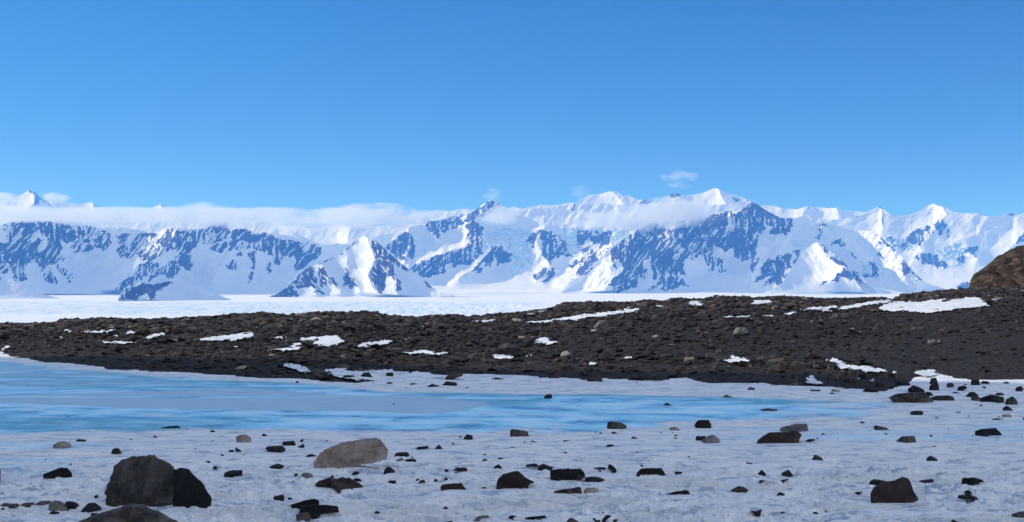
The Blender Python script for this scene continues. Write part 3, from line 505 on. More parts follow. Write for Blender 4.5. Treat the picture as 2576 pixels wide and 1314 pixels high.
N('A2', 'charcoal', 'dark slab with a raised right end below the wide black block', [(455, 898), (460, 878), (490, 862), (600, 845), (690, 835), (710, 825), (740, 828), (755, 902), (600, 902)])
N('A2', 'tan', 'pale mottled stone touching the dark slab below the wide black block', [(755, 872), (775, 850), (800, 835), (880, 830), (920, 845), (930, 877), (850, 879)])
N('A2', 'black', 'long low black boulder with a rounded right end', [(1285, 708), (1310, 680), (1345, 640), (1450, 635), (1560, 632), (1590, 680), (1598, 697), (1450, 700), (1340, 706)])
N('A3', 'brown', 'large dark brown boulder with a pointed top in the right foreground', [(945, 1150), (942, 1040), (960, 1010), (1010, 970), (1060, 940), (1140, 935), (1240, 905), (1285, 905), (1310, 960), (1335, 1040), (1378, 1090), (1378, 1130), (1355, 1140), (1320, 1132), (1220, 1150), (1120, 1160), (1000, 1160)])
N('A3', 'brown', 'brown block in front of the grey block, right of centre', [(-137, 590), (-110, 560), (-60, 520), (0, 485), (120, 480), (250, 468), (300, 500), (270, 545), (262, 590), (100, 598), (-60, 598)])
N('A3', 'grey', 'grey block partly behind the brown block, right of centre', [(90, 470), (100, 440), (250, 402), (345, 402), (357, 475), (200, 480)])
N('A3', 'charcoal', 'long grey-brown slab lying at the edge of the right shore', [(1108, 160), (1170, 128), (1280, 115), (1440, 112), (1480, 145), (1520, 195), (1400, 200), (1250, 207), (1160, 218), (1130, 190)])
N('A3', 'charcoal', 'low grey slab continuing to the right of the long shore slab', [(1480, 165), (1560, 140), (1660, 138), (1705, 150), (1718, 185), (1640, 187), (1560, 192), (1490, 192)])
N('A3', 'black', 'black block on pale ice near the right edge, above the smooth blue ice', [(1907, 510), (1908, 470), (1980, 450), (2100, 442), (2150, 490), (2153, 520), (2000, 513)])
N('A2', 'black', 'dark square boulder at the far edge of the lake ice, right of centre', [(1893, 190), (1930, 142), (2035, 140), (2060, 180), (2065, 224), (1905, 226)])
N('A2', 'charcoal', 'dark boulder with a drooping right nose at the near lake edge', [(1000, 235), (1010, 170), (1030, 155), (1080, 160), (1150, 170), (1205, 200), (1200, 225), (1180, 235)])
N('A2', 'charcoal', 'grey-brown block sloping down to the right at the near lake edge', [(22, 300), (22, 250), (40, 235), (100, 240), (200, 262), (218, 300), (40, 310)])
N('A2', 'grey', 'grey rounded stone touching a black one, right of centre', [(1965, 370), (1975, 345), (2040, 300), (2090, 295), (2140, 330), (2165, 375), (2070, 377)])
N('A3', 'charcoal', 'low trapezoid brown-grey stone on the blue-white ice, right side', [(1170, 573), (1235, 518), (1340, 515), (1360, 573), (1270, 575)])
N('A0', 'tan', 'pale tan oval stone on the snow at the far left', [(538, 420), (540, 395), (590, 365), (640, 360), (700, 375), (727, 415), (640, 424), (560, 426)])
N('A0', 'tan', 'round pale tan stone near the lake edge, left of centre', [(2400, 362), (2395, 310), (2440, 292), (2500, 292), (2540, 320), (2550, 352), (2480, 366), (2430, 370)])
N('A0', 'black', 'black stone sloping up to the right, left foreground', [(437, 722), (440, 690), (610, 625), (680, 635), (720, 680), (733, 715), (600, 718)])
S('A0', 'black', [(2387, 462), (2388, 418), (2455, 457)], [(2320, 462), (2325, 445), (2370, 445), (2372, 463)], [(760, 363), (790, 338), (850, 342), (887, 363)], [(1118, 488), (1140, 440), (1165, 428), (1205, 430), (1215, 455), (1240, 472), (1160, 486)], [(2268, 717), (2280, 675), (2330, 655), (2455, 650), (2458, 717)],
  [(800, 1067), (850, 1030), (900, 985), (960, 983), (1000, 1020), (1027, 1047), (910, 1067)], [(497, 1087), (530, 1065), (600, 1078), (608, 1098)], [(920, 1117), (925, 1085), (1000, 1088), (960, 1112)], [(1590, 229), (1700, 208), (1800, 200), (1842, 219), (1700, 228)],
  [(2125, 266), (2150, 241), (2192, 264)], [(450, 543), (465, 534), (482, 543)], [(700, 592), (728, 582), (728, 592)], [(950, 915), (985, 900), (998, 913)], [(2085, 558), (2110, 553), (2135, 567)], [(2155, 629), (2180, 610), (2208, 628)], [(2240, 505), (2243, 484), (2285, 506)], [(2456, 498), (2470, 487), (2487, 495)], [(1312, 341), (1325, 333), (1342, 341)], [(2140, 354), (2165, 349), (2167, 355)], [(1965, 437), (1985, 430), (1990, 437)], [(650, 1000), (680, 962), (760, 978), (814, 1017), (700, 1019)])
S('A0', 'grey', [(495, 1062), (505, 1000), (540, 960), (600, 963), (650, 1000), (714, 1062), (600, 1064)], [(1543, 321), (1570, 292), (1607, 321)])
S('A0', 'charcoal', [(0, 1010), (40, 985), (110, 995), (180, 990), (190, 1012), (60, 1022)], [(190, 1008), (240, 985), (330, 978), (350, 1000), (260, 1010)], [(345, 1002), (400, 968), (480, 962), (520, 965), (500, 995), (420, 1000)])  # dark rocks along a melt ledge, also standing in for its shaded black gaps
S('A1', 'black', [(115, 432), (125, 412), (280, 403), (325, 440), (325, 467), (160, 463)], [(289, 397), (290, 362), (405, 352), (432, 402)], [(455, 364), (480, 338), (502, 336), (500, 364)], [(427, 421), (505, 380), (513, 420)], [(502, 517), (560, 490), (590, 488), (634, 503), (560, 514)], [(122, 634), (180, 605), (240, 586), (300, 602), (310, 634)],
  [(1313, 680), (1325, 640), (1350, 618), (1380, 616), (1435, 662), (1432, 679)], [(978, 697), (1020, 664), (1060, 665), (1074, 686)], [(193, 936), (200, 918), (280, 899), (300, 905), (307, 942)], [(1418, 500), (1445, 475), (1550, 467), (1588, 499)], [(1517, 560), (1540, 543), (1600, 533), (1650, 545), (1648, 560)], [(1645, 435), (1660, 415), (1765, 405), (1767, 432)],
  [(1823, 439), (1878, 388), (1917, 438)], [(1997, 387), (2020, 371), (2042, 387)], [(2108, 340), (2140, 310), (2160, 285), (2218, 300), (2221, 339)], [(2070, 318), (2080, 302), (2127, 317)], [(2018, 655), (2060, 624), (2160, 626), (2163, 667), (2110, 660)], [(2306, 554), (2350, 532), (2378, 555)], [(2425, 615), (2480, 592), (2513, 615)], [(1355, 777), (1370, 757), (1438, 756), (1440, 777)],
  [(1925, 652), (1950, 637), (1974, 652)], [(1222, 1077), (1235, 1064), (1292, 1077)], [(80, 304), (85, 282), (110, 282), (138, 303)], [(1000, 744), (1040, 731), (1103, 747)], [(410, 695), (425, 680), (455, 697)], [(368, 772), (395, 761), (420, 773)], [(2313, 497), (2340, 483), (2367, 497)], [(2447, 536), (2500, 523), (2533, 531)], [(1640, 744), (1665, 736), (1680, 744)], [(1680, 758), (1715, 751), (1740, 759)], [(1818, 750), (1840, 739), (1865, 750)],
  [(1928, 741), (1935, 727), (1967, 728), (1966, 741)], [(1660, 778), (1680, 771), (1698, 778)], [(1915, 1032), (1950, 1016), (1970, 1046)], [(2296, 830), (2340, 822), (2373, 832)], [(715, 357), (740, 351), (760, 357)], [(1935, 1178), (2015, 1163), (2016, 1192)], [(340, 935), (360, 927), (392, 936)], [(1590, 523), (1605, 517), (1627, 523)], [(1730, 349), (1740, 342), (1748, 349)], [(775, 710), (800, 703), (815, 711)], [(838, 709), (848, 700), (860, 709)])
S('A1', 'grey', [(485, 707), (492, 680), (540, 676), (612, 705), (540, 709)], [(1435, 553), (1500, 520), (1521, 548), (1515, 558)], [(2222, 1142), (2280, 1120), (2370, 1110), (2394, 1134), (2300, 1136)])
S('A2', 'black', [(1608, 898), (1700, 870), (1835, 861), (1845, 890), (1857, 899), (1750, 903), (1690, 907)], [(295, 637), (320, 600), (360, 586), (400, 603), (465, 622), (430, 634)], [(1010, 638), (1020, 595), (1040, 591), (1075, 615), (1110, 654), (1060, 648)], [(148, 1152), (200, 1130), (380, 1114), (392, 1136), (280, 1142)],
  [(0, 1132), (30, 1107), (90, 1118), (35, 1143)], [(855, 1140), (880, 1133), (900, 1165), (935, 1158), (940, 1180), (890, 1180)], [(945, 1178), (960, 1145), (1000, 1104), (1052, 1110), (995, 1145), (970, 1178)], [(1058, 1170), (1080, 1150), (1112, 1148), (1105, 1172)], [(1048, 282), (1052, 265), (1080, 260), (1122, 282)], [(913, 279), (945, 264), (962, 279)], [(233, 368), (240, 349), (297, 368)],
  [(558, 360), (565, 346), (624, 352)], [(978, 404), (1040, 388), (1087, 402)], [(10, 422), (45, 411), (92, 420)], [(1673, 302), (1700, 287), (1730, 302)], [(1335, 607), (1355, 597), (1384, 610)], [(1690, 676), (1695, 664), (1770, 668), (1768, 674)], [(2412, 586), (2425, 570), (2492, 584)], [(858, 632), (930, 620), (1007, 624), (990, 634)], [(900, 640), (925, 628), (947, 650)],
  [(178, 596), (270, 582), (313, 598)], [(1903, 351), (1908, 306), (2010, 306), (2012, 353)], [(150, 370), (170, 361), (187, 370)], [(880, 272), (890, 262), (902, 272)], [(1533, 277), (1550, 267), (1568, 277)], [(1655, 272), (1668, 266), (1680, 272)], [(1672, 328), (1700, 321), (1726, 327)], [(1288, 469), (1305, 463), (1325, 469)], [(1018, 529), (1030, 523), (1043, 529)], [(1815, 520), (1835, 513), (1857, 520)], [(2532, 690), (2576, 645), (2620, 690), (2600, 700)], [(2535, 765), (2576, 750), (2610, 758)], [(2455, 1060), (2520, 1070), (2580, 1050), (2560, 1090), (2500, 1085)], [(1565, 606), (1572, 600), (1580, 606)])
S('A2', 'brown', [(2248, 865), (2310, 830), (2350, 812), (2400, 825), (2458, 864), (2350, 867)])
S('A2', 'charcoal', [(595, 1172), (630, 1134), (660, 1140), (740, 1186), (660, 1190)], [(1238, 332), (1275, 307), (1323, 332)], [(548, 478), (575, 464), (610, 478)])
S('A2', 'tan', [(1638, 247), (1645, 218), (1700, 211), (1748, 237), (1742, 248)])
S('A3', 'charcoal', [(386, 740), (410, 705), (415, 683), (480, 715), (517, 740)], [(965, 460), (970, 413), (1080, 435), (1112, 456)], [(2205, 225), (2175, 222), (2200, 170), (2255, 147), (2290, 180), (2307, 224)], [(1866, 184), (1875, 145), (1930, 144), (1962, 165), (1948, 188)], [(-92, 270), (-20, 257), (70, 266), (75, 280), (-60, 282)], [(2243, 1270), (2260, 1245), (2359, 1215), (2420, 1235), (2430, 1272)])
S('A3', 'black', [(105, 885), (110, 860), (175, 828), (222, 885)], [(920, 958), (930, 935), (975, 916), (1080, 933), (1100, 948), (1000, 958)], [(1348, 947), (1430, 927), (1510, 914), (1528, 942), (1400, 947)], [(1783, 955), (1795, 907), (1870, 909), (1900, 900), (1960, 918), (2020, 957), (1880, 957)], [(1746, 1092), (1750, 1068), (1830, 1064), (1850, 1056), (1920, 1083), (1940, 1110), (1840, 1094)],
  [(1296, 302), (1330, 282), (1400, 279), (1424, 290), (1420, 312), (1340, 320)], [(1813, 150), (1860, 106), (1900, 106), (1937, 140), (1880, 152)], [(1943, 202), (1970, 160), (2060, 129), (2170, 153), (2182, 203), (2050, 203)], [(2161, 280), (2165, 258), (2200, 229), (2262, 277)], [(1283, 112), (1285, 75), (1330, 43), (1400, 65), (1440, 95), (1442, 112)], [(862, 107), (890, 74), (980, 74), (1017, 102)],
  [(1478, 92), (1480, 50), (1540, 3), (1562, 30), (1574, 92)], [(1448, 142), (1450, 103), (1490, 106), (1527, 142)], [(1733, 92), (1755, 53), (1810, 46), (1832, 65), (1783, 92)], [(2278, 99), (2290, 63), (2330, 50), (2357, 80), (2313, 100)], [(1452, 736), (1465, 712), (1495, 698), (1567, 735)], [(543, 124), (575, 109), (604, 123)], [(318, 569), (360, 543), (422, 543), (420, 556)], [(422, 543), (440, 533), (460, 541)], [(473, 498), (488, 487), (520, 498)], [(836, 393), (842, 379), (878, 383), (880, 396)],
  [(1058, 500), (1075, 486), (1105, 500)], [(1475, 521), (1497, 501), (1519, 521)], [(2053, 361), (2100, 349), (2170, 354), (2115, 365)], [(58, 1054), (95, 1036), (143, 1054)], [(768, 1050), (810, 1035), (862, 1034), (822, 1053)], [(78, 934), (178, 913), (162, 927)], [(1508, 612), (1525, 605), (1543, 612)], [(1938, 236), (1955, 228), (1973, 224), (1968, 238)], [(1722, 298), (1750, 289), (1790, 298)], [(1828, 333), (1845, 328), (1862, 333)], [(385, 1230), (420, 1218), (450, 1228)], [(495, 1222), (520, 1211), (545, 1222)], [(1650, 980), (1665, 971), (1680, 981)], [(1685, 1310), (1700, 1287), (1760, 1320), (1740, 1340), (1680, 1340)], [(1648, 453), (1656, 446), (1664, 453)], [(1965, 72), (1990, 52), (2017, 70)], [(2150, 28), (2200, 8), (2225, 18), (2190, 28)], [(1685, 117), (1715, 104), (1765, 112), (1740, 119)], [(1790, 38), (1815, 30), (1838, 38)], [(2345, 362), (2350, 342), (2380, 345), (2380, 362)], [(2107, 340), (2125, 333), (2142, 341)], [(620, 544), (628, 538), (637, 544)], [(1870, 517), (1880, 512), (1890, 517)], [(1868, 36), (1870, -10), (1940, -8), (1952, 40)], [(1952, 30), (1975, 3), (2020, 5), (2050, 30)]) 
S('A3', 'black', [(1797, 1037), (1840, 1016), (1878, 1037), (1845, 1062), (1830, 1062)])
S('A3', 'brown', [(1638, 53), (1650, 23), (1690, 20), (1712, 45), (1685, 61)], [(368, 99), (375, 84), (467, 83), (470, 99)], [(2093, 137), (2110, 113), (2160, 113), (2178, 138)], [(88, 1228), (110, 1215), (143, 1224)])
S('A3', 'tan', [(568, 104), (575, 80), (640, 83), (657, 104)], [(2151, 340), (2165, 315), (2230, 313), (2249, 337)], [(1523, 352), (1550, 337), (1575, 352)])
S('B2', 'black', [(1535, 773), (1570, 745), (1605, 741), (1609, 773)], [(2408, 823), (2440, 804), (2477, 824)], [(688, 689), (740, 667), (800, 686)], [(808, 679), (840, 649), (920, 659), (921, 680)], [(400, 612), (410, 586), (457, 586), (457, 614)], [(88, 642), (110, 603), (150, 606), (190, 640)], [(198, 638), (240, 587), (280, 583), (314, 628)], [(1158, 636), (1200, 621), (1258, 630)], [(970, 698), (990, 691), (1012, 698)], [(400, 667), (425, 653), (452, 660), (448, 668)], [(540, 699), (548, 691), (556, 699)], [(2216, 658), (2225, 647), (2234, 658)], [(300, 663), (312, 656), (322, 663)], [(565, 671), (600, 662), (634, 668)], [(445, 816), (460, 810), (474, 816)])
S('B2', 'brown', [(813, 638), (870, 590), (940, 590), (964, 608), (900, 630)], [(1573, 627), (1600, 573), (1640, 570), (1668, 622)], [(1855, 650), (1890, 598), (1950, 597), (1978, 643)])
S('B3', 'charcoal', [(852, 784), (870, 728), (930, 725), (944, 782)], [(388, 858), (420, 838), (472, 857)], [(566, 804), (590, 783), (627, 789), (624, 805)])
S('B1', 'black', [(2140, 653), (2155, 646), (2168, 654)])
S('A0', 'tan', [(-130, 738), (-110, 640), (-40, 600), (2, 620), (7, 690), (3, 734)])
FORE = len(ITEMS)
# on the moraine
N('B1', 'tan', 'brown squared block standing on the crest of the moraine, left of centre', [(2130, 192), (2140, 160), (2210, 152), (2220, 192)])
N('B1', 'brown', 'small brown block just above the left shore', [(1050, 548), (1055, 523), (1115, 523), (1118, 548)])
N('B1', 'charcoal', 'long flat-topped dark slab on the left crest of the moraine', [(462, 238), (470, 205), (515, 197), (610, 207), (592, 234)])
N('B2', 'charcoal', 'longest flat slab on the middle of the moraine', [(1172, 472), (1185, 420), (1370, 407), (1412, 440), (1402, 470)])
N('B2', 'black', 'black triangular rock beside the small snow patch on the middle moraine', [(1378, 388), (1440, 340), (1482, 333), (1482, 388)])
N('B2', 'grey', 'large grey boulder under the long upper snow patch', [(1888, 268), (1950, 210), (2002, 204), (2028, 267), (1900, 270)])
N('B3', 'grey', 'grey-topped boulder with a bright upper face on the right moraine', [(463, 403), (490, 353), (562, 353), (588, 398), (520, 405)])
N('B3', 'charcoal', 'lone dark boulder with a lighter left face on the right moraine', [(638, 398), (650, 348), (702, 343), (753, 397)])
N('B3', 'tan', 'flat tan stone touching another on the bare right slope', [(1878, 467), (1880, 442), (1930, 442), (1942, 467)])
N('B3', 'tan', 'oval tan stone touching a flatter one on the bare right slope', [(1938, 458), (1960, 437), (1985, 456)])
N('B3', 'tan', 'sandy yellow stone near the lower rock band, right of centre', [(116, 594), (120, 567), (182, 564), (192, 592)])
N('B2', 'charcoal', 'tilted dark slab poking above the right crest', [(2435, 88), (2480, 46), (2492, 68), (2462, 98)])
S('B1', 'charcoal', [(318, 390), (350, 333), (392, 345), (402, 377)], [(1228, 283), (1290, 243), (1312, 260), (1290, 283)], [(1558, 283), (1610, 241), (1642, 255), (1600, 283)], [(2, 257), (40, 233), (72, 254)], [(1900, 430), (1905, 400), (2010, 375), (2120, 400), (2110, 415), (2000, 428)], [(2060, 370), (2070, 345), (2130, 330), (2165, 352), (2150, 372)], [(2225, 395), (2245, 365), (2290, 385), (2300, 400)], [(1235, 462), (1270, 437), (1320, 445), (1310, 463)], [(1590, 505), (1600, 483), (1640, 482), (1645, 505)], [(1115, 438), (1160, 413), (1200, 420), (1190, 440)], [(465, 370), (480, 335), (530, 338), (535, 368)], [(1840, 330), (1880, 305), (1920, 325), (1910, 345), (1870, 352)], [(2240, 598), (2260, 560), (2330, 560), (2350, 595)], [(2355, 610), (2380, 572), (2430, 600), (2440, 612)], [(2410, 562), (2440, 535), (2500, 530), (2530, 555), (2480, 572)], [(2480, 635), (2490, 605), (2560, 605), (2600, 640)], [(715, 215), (740, 200), (790, 205), (800, 218)], [(1890, 170), (1910, 152), (1950, 160), (1950, 175)], [(2088, 190), (2095, 170), (2125, 168), (2130, 192)])
S('B1', 'black', [(803, 448), (830, 388), (880, 386), (892, 423)], [(-5, 348), (0, 305), (50, 300), (78, 332)], [(770, 318), (785, 285), (830, 282), (860, 300), (850, 322)])
S('B1', 'brown', [(2258, 313), (2270, 283), (2332, 279), (2352, 307)], [(1150, 385), (1180, 372), (1195, 384)], [(1830, 225), (1850, 200), (1980, 192), (2000, 210), (1900, 230)], [(1080, 240), (1110, 220), (1180, 225), (1160, 245)], [(1520, 235), (1540, 208), (1570, 220), (1560, 238)], [(1280, 335), (1300, 312), (1350, 318), (1340, 338)])
S('B2', 'charcoal', [(1128, 408), (1160, 383), (1370, 374), (1382, 397), (1200, 410)], [(1088, 474), (1150, 403), (1182, 430), (1162, 478)], [(1578, 243), (1620, 198), (1692, 210), (1697, 243)], [(918, 416), (940, 376), (972, 379), (987, 413)], [(568, 438), (600, 413), (752, 383), (805, 395), (700, 433)], [(845, 505), (850, 470), (930, 465), (980, 490), (940, 508)], [(1010, 500), (1020, 470), (1075, 465), (1090, 495)], [(1105, 520), (1115, 488), (1190, 490), (1200, 515)], [(1150, 540), (1160, 500), (1195, 502), (1190, 540)], [(1760, 260), (1770, 225), (1830, 222), (1850, 262)], [(2000, 275), (2030, 250), (2080, 255), (2090, 275)], [(1505, 325), (1530, 290), (1590, 300), (1570, 335)], [(1655, 395), (1665, 350), (1710, 345), (1735, 390)], [(715, 440), (725, 405), (780, 400), (785, 435)], [(1870, 490), (1890, 450), (1920, 445), (1925, 480)], [(2020, 470), (2040, 450), (2080, 445), (2085, 475)], [(1945, 540), (1960, 500), (2000, 505), (2030, 545)], [(375, 440), (400, 400), (520, 410), (540, 438)], [(815, 600), (825, 562), (845, 565), (870, 600)], [(2280, 430), (2310, 390), (2350, 400), (2345, 428)], [(2290, 620), (2310, 590), (2350, 592), (2370, 612)], [(20, 565), (50, 530), (110, 520), (150, 540), (130, 565)], [(880, 465), (905, 440), (945, 436), (960, 458)], [(655, 472), (670, 450), (720, 447), (750, 470)], [(1390, 530), (1410, 505), (1450, 512), (1460, 532)], [(2240, 485), (2265, 462), (2300, 470), (2300, 490)])
S('B2', 'brown', [(1648, 572), (1660, 533), (1742, 523), (1765, 567)], [(1233, 355), (1240, 326), (1300, 333), (1308, 357)], [(870, 225), (900, 202), (960, 200), (965, 218)], [(215, 278), (250, 235), (265, 240), (250, 275)], [(1030, 292), (1045, 275), (1070, 278), (1070, 293)], [(1610, 505), (1640, 478), (1720, 470), (1730, 500)], [(1805, 520), (1830, 485), (1890, 490), (1880, 510)], [(2120, 560), (2140, 535), (2210, 535), (2200, 558)], [(710, 218), (720, 195), (750, 195), (745, 215)], [(2310, 525), (2325, 500), (2370, 500), (2375, 525)])
S('B2', 'black', [(750, 200), (755, 165), (790, 165), (800, 195)], [(1190, 190), (1205, 162), (1245, 160), (1250, 185)], [(1575, 360), (1590, 335), (1630, 350), (1625, 362)], [(1408, 160), (1410, 140), (1424, 142), (1424, 158)], [(605, 370), (615, 335), (650, 340), (650, 370)])
S('B3', 'brown', [(213, 418), (240, 388), (292, 388), (263, 418)], [(973, 580), (1020, 528), (1082, 538), (1045, 580)], [(780, 650), (800, 600), (870, 595), (890, 655)], [(1260, 745), (1275, 718), (1360, 712), (1340, 748)], [(1890, 770), (1900, 720), (1940, 715), (1955, 770)], [(1170, 200), (1185, 180), (1190, 200)])
S('B3', 'charcoal', [(313, 658), (330, 608), (392, 603), (418, 658)], [(1383, 323), (1410, 273), (1452, 278), (1473, 313)], [(1168, 288), (1200, 248), (1302, 248), (1313, 278)], [(708, 680), (730, 640), (800, 645), (830, 680)], [(880, 630), (910, 595), (980, 598), (1005, 640)], [(1040, 640), (1055, 592), (1090, 600), (1105, 638)], [(1140, 660), (1160, 615), (1195, 620), (1205, 658)], [(450, 555), (465, 515), (490, 510), (497, 545)], [(255, 570), (275, 535), (340, 540), (340, 568)], [(120, 565), (130, 525), (200, 530), (210, 560)], [(1480, 370), (1500, 325), (1560, 320), (1575, 368)], [(1745, 370), (1770, 345), (1850, 350), (1850, 372)], [(1790, 160), (1795, 110), (1840, 105), (1850, 158)], [(1770, 175), (1790, 140), (1840, 138), (1845, 170)], [(2290, 380), (2320, 355), (2390, 360), (2390, 380)], [(1975, 175), (1985, 150), (2040, 145), (2040, 170)], [(1690, 130), (1700, 105), (1760, 105), (1765, 130)], [(2215, 250), (2250, 205), (2310, 210), (2320, 248)], [(1290, 695), (1310, 653), (1380, 658), (1412, 693)], [(975, 710), (990, 668), (1050, 672), (1060, 708)], [(1135, 728), (1160, 685), (1220, 690), (1240, 725)])
S('B3', 'black', [(1458, 708), (1480, 668), (1532, 678), (1524, 710)], [(1375, 728), (1385, 685), (1430, 685), (1445, 725)], [(1585, 720), (1600, 672), (1640, 690), (1650, 720)], [(1490, 783), (1510, 743), (1562, 748), (1568, 783)], [(880, 425), (900, 392), (935, 395), (945, 422)], [(1985, 395), (2010, 362), (2100, 358), (2115, 385)], [(1340, 690), (1350, 655), (1400, 652), (1410, 690)], [(1870, 625), (1890, 590), (1915, 615)], [(580, 625), (590, 580), (640, 580), (665, 620)], [(500, 625), (520, 590), (560, 595), (565, 625)], [(1030, 238), (1050, 218), (1120, 225), (1100, 245)], [(1145, 230), (1185, 203), (1225, 215), (1200, 240)], [(1665, 208), (1690, 200), (1728, 205), (1725, 217)], [(1920, 224), (1950, 216), (1985, 222), (1980, 232)], [(1640, 780), (1660, 735), (1740, 745), (1760, 782)], [(735, 790), (750, 770), (760, 790)])

# ------------------------------------------------------------------ near ground: snow, frozen lake
def at0(X, Y): d = CAMH * F / (Y - HZ); return (X - 1288) / F * d, d
SHORE = [(-900, 850), (-300, 868), (0, 888), (28, 901), (66, 903), (125, 914), (208, 920), (271, 929), (375, 937), (514, 943), (590, 948), (646, 953), (771, 957), (894, 967), (925, 962), (960, 948), (1000, 944),
         (1067, 943), (1119, 951), (1178, 943), (1261, 946), (1351, 952), (1421, 952), (1469, 960), (1525, 955), (1601, 962), (1682, 958), (1727, 956), (1779, 967), (1925, 967), (1952, 976), (2064, 977), (2168, 981), (2223, 986),
         (2262, 978), (2300, 955), (2359, 944), (2404, 953), (2480, 958), (2576, 958), (2900, 965), (3500, 975)]
CONTACT = {}
def ground():
    Yr = np.concatenate([np.linspace(1560, 1330, 90), np.arange(1329, 1060, -1.0), np.arange(1059.2, 880, -0.8), np.linspace(879, 850, 24)])
    Xc = np.arange(-260, 2840, 2.0)
    Ym, Xm = np.meshgrid(Yr, Xc, indexing='ij')
    x, y = at0(Xm, Ym)
    # lake outline in the picture
    near = np.interp(Xm, [-300, 0, 120, 300, 500, 700, 900, 1150, 1280, 1500, 1620, 1700, 1800, 1950, 2050, 2180, 2260, 3000], [1094, 1090, 1086, 1088, 1082, 1086, 1084, 1083, 1082, 1080, 1074, 1066, 1062, 1056, 1050, 1040, 1018, 1018])
    far = np.interp(Xm, [-300, 0, 60, 200, 375, 560, 760, 880, 980, 1100, 1300, 1500, 1700, 1900, 2060, 2200, 2260, 3000], [895, 905, 915, 930, 946, 956, 964, 974, 984, 984, 988, 990, 996, 1000, 1008, 1012, 1018, 1018])
    sx = x * 0.3; sy = y * 0.7
    e1 = (fbm(sx, sy, 101, 5) - .5) * 26; e2 = (fbm(sx * 2, sy * 1.6, 102, 5) - .5)
    lake = sstep(-1.5, 2.5, near - Ym + e1 * 1.2 + (fbm(x * .8, y * 1.4, 1011, 4) - .5) * 16) * sstep(-2, 5, Ym - far + e1 * .35)
    # ragged blue tongues fading to snow on the right
    fade = sstep(2320, 1950, Xm + e2 * 500)
    lake = lake * np.clip(fade + 0.0, 0, 1)
    # faint blue ice under the snow on the right foreground
    faint = .42 * sstep(1040, 1075, Ym) * sstep(1165, 1110, Ym) * sstep(1500, 2100, Xm) * sstep(.42, .6, fbm(x * .12, y * .8, 103, 4))
    far_l = .45 * sstep(1080, 1120, Ym) * sstep(1230, 1150, Ym) * sstep(500, 0, Xm) * sstep(.4, .6, fbm(x * .12, y * .8, 104, 4))
    lk = np.maximum(lake, np.maximum(faint, far_l))
    # matt grey ice tongue
    gtop = np.interp(Xm, [0, 300, 600, 900, 1100, 1250], [992, 983, 978, 990, 1000, 1012]); gbot = np.interp(Xm, [-100, 0, 200, 300, 500, 900, 1050, 1150, 1250], [1012, 1014, 1020, 1027, 1030, 1035, 1042, 1036, 1016])
    gy = sstep(-1, 3, Ym - gtop + e1 * .5) * sstep(-.6, .9, gbot - Ym + e1 * .12) * sstep(1290, 1180, Xm)
    st = sstep(.56, .62, fbm(x * .06, y * 1.2, 105, 4)); gy = gy * (1 - .6 * st * sstep(1012, 1000, Ym))
    gy = np.maximum(gy, .8 * sstep(.55, .62, fbm(x * .05, y * .8, 106, 4)) * sstep(980, 966, Ym) * lake)
    # deep turquoise pools
    dp = sstep(1046, 1052, Ym + e1 * .3) * sstep(1090, 1080, Ym + e1 * .3) * sstep(760, 300, Xm) * .9
    dp = np.maximum(dp, sstep(.5, .6, fbm(x * .09, y * .9, 107, 5)) * sstep(980, 990, Ym) * sstep(1060, 1030, Ym) * sstep(900, 1050, Xm))
    dp = np.maximum(dp, sstep(.45, .55, fbm(x * .09, y * .9, 108, 5)) * sstep(940, 950, Ym) * sstep(985, 972, Ym) * sstep(1000, 700, Xm))
    dk = sstep(.55, .6, fbm(x * .35, y * .9, 109, 4)) * sstep(918, 930, Ym) * sstep(975, 960, Ym) * sstep(1200, 900, Xm); dp = np.maximum(dp, dk)
    dk = sstep(.53, .58, fbm(x * .35, y * .9, 110, 4)) * sstep(982, 988, Ym) * sstep(1030, 1012, Ym) * sstep(950, 1100, Xm); dp = np.maximum(dp, dk)
    # relief of the crusty snow
    amp = (0.25 + .75 * sstep(1075, 1190, Ym)) * (1 - lake)
    hum = (fbm(x * .5, y * 1.6, 111, 5) - .5) * .13 + (fbm(x * 2.2, y * 4.2, 112, 5, .7) - .5) * .13 + (np.clip(fbm(x * 7, y * 8, 113, 3) - .36, 0, 1)) * .17 * sstep(1120, 1220, Ym) * sstep(.38, .56, fbm(x * .5, y * 1.1, 119, 3))
    shelf = fbm(x * .3, y * 1.0, 114, 6, .55); sh = sstep(.47, .48, shelf) * .06 + sstep(.56, .57, shelf) * .06 + sstep(.64, .65, shelf) * .05
    z = amp * (hum + sh * sstep(1120, 1200, Ym)) - amp * .05
    lum = sstep(-8, 4, Ym - interp(SHORE, Xm)) * 0
    bank = sstep(26, 4, np.abs(Ym - interp(SHORE, Xm) - 8)) * (1 - lake) * .10 * (fbm(x * .4, y * .8, 115, 4))
    z = z + bank + lake * (fbm(x * .3, y * 1.5, 116, 4) - .5) * .02
    # stones sit in melt hollows with a raised crust in front of them
    for it_, (zn, poly, _c, _l) in enumerate(ITEMS[:FORE]):
        a = np.array(z2(zn, poly)); yb = a[:, 1].max() - .5; xc = (a[:, 0].max() + a[:, 0].min()) / 2; ww = (a[:, 0].max() - a[:, 0].min()) / 2
        if yb > 1500: continue
        j = int(np.clip(np.searchsorted(Xc, xc), 0, len(Xc) - 1)); pr = HZ + (CAMH - z[:, j]) / y[:, j] * F
        r_ = int(np.argmax(pr <= yb)); zc_ = float(z[r_, j]); wy = (CAMH - zc_) * F / (yb - HZ); wx = (xc - 1288) / F * wy; rw = ww * wy / F
        CONTACT[it_] = (wy, zc_)
        if yb < 940: continue
        c0, c1 = np.searchsorted(Xc, [xc - ww * 2.6 - 2, xc + ww * 2.6 + 2]); nr_ = min(1.5, rw * 3 + .25)
        ri = np.where((y[:, 0] > wy - nr_) & (y[:, 0] < wy + 2.8 * rw + .1))[0]
        if len(ri) < 2 or c1 - c0 < 2: continue
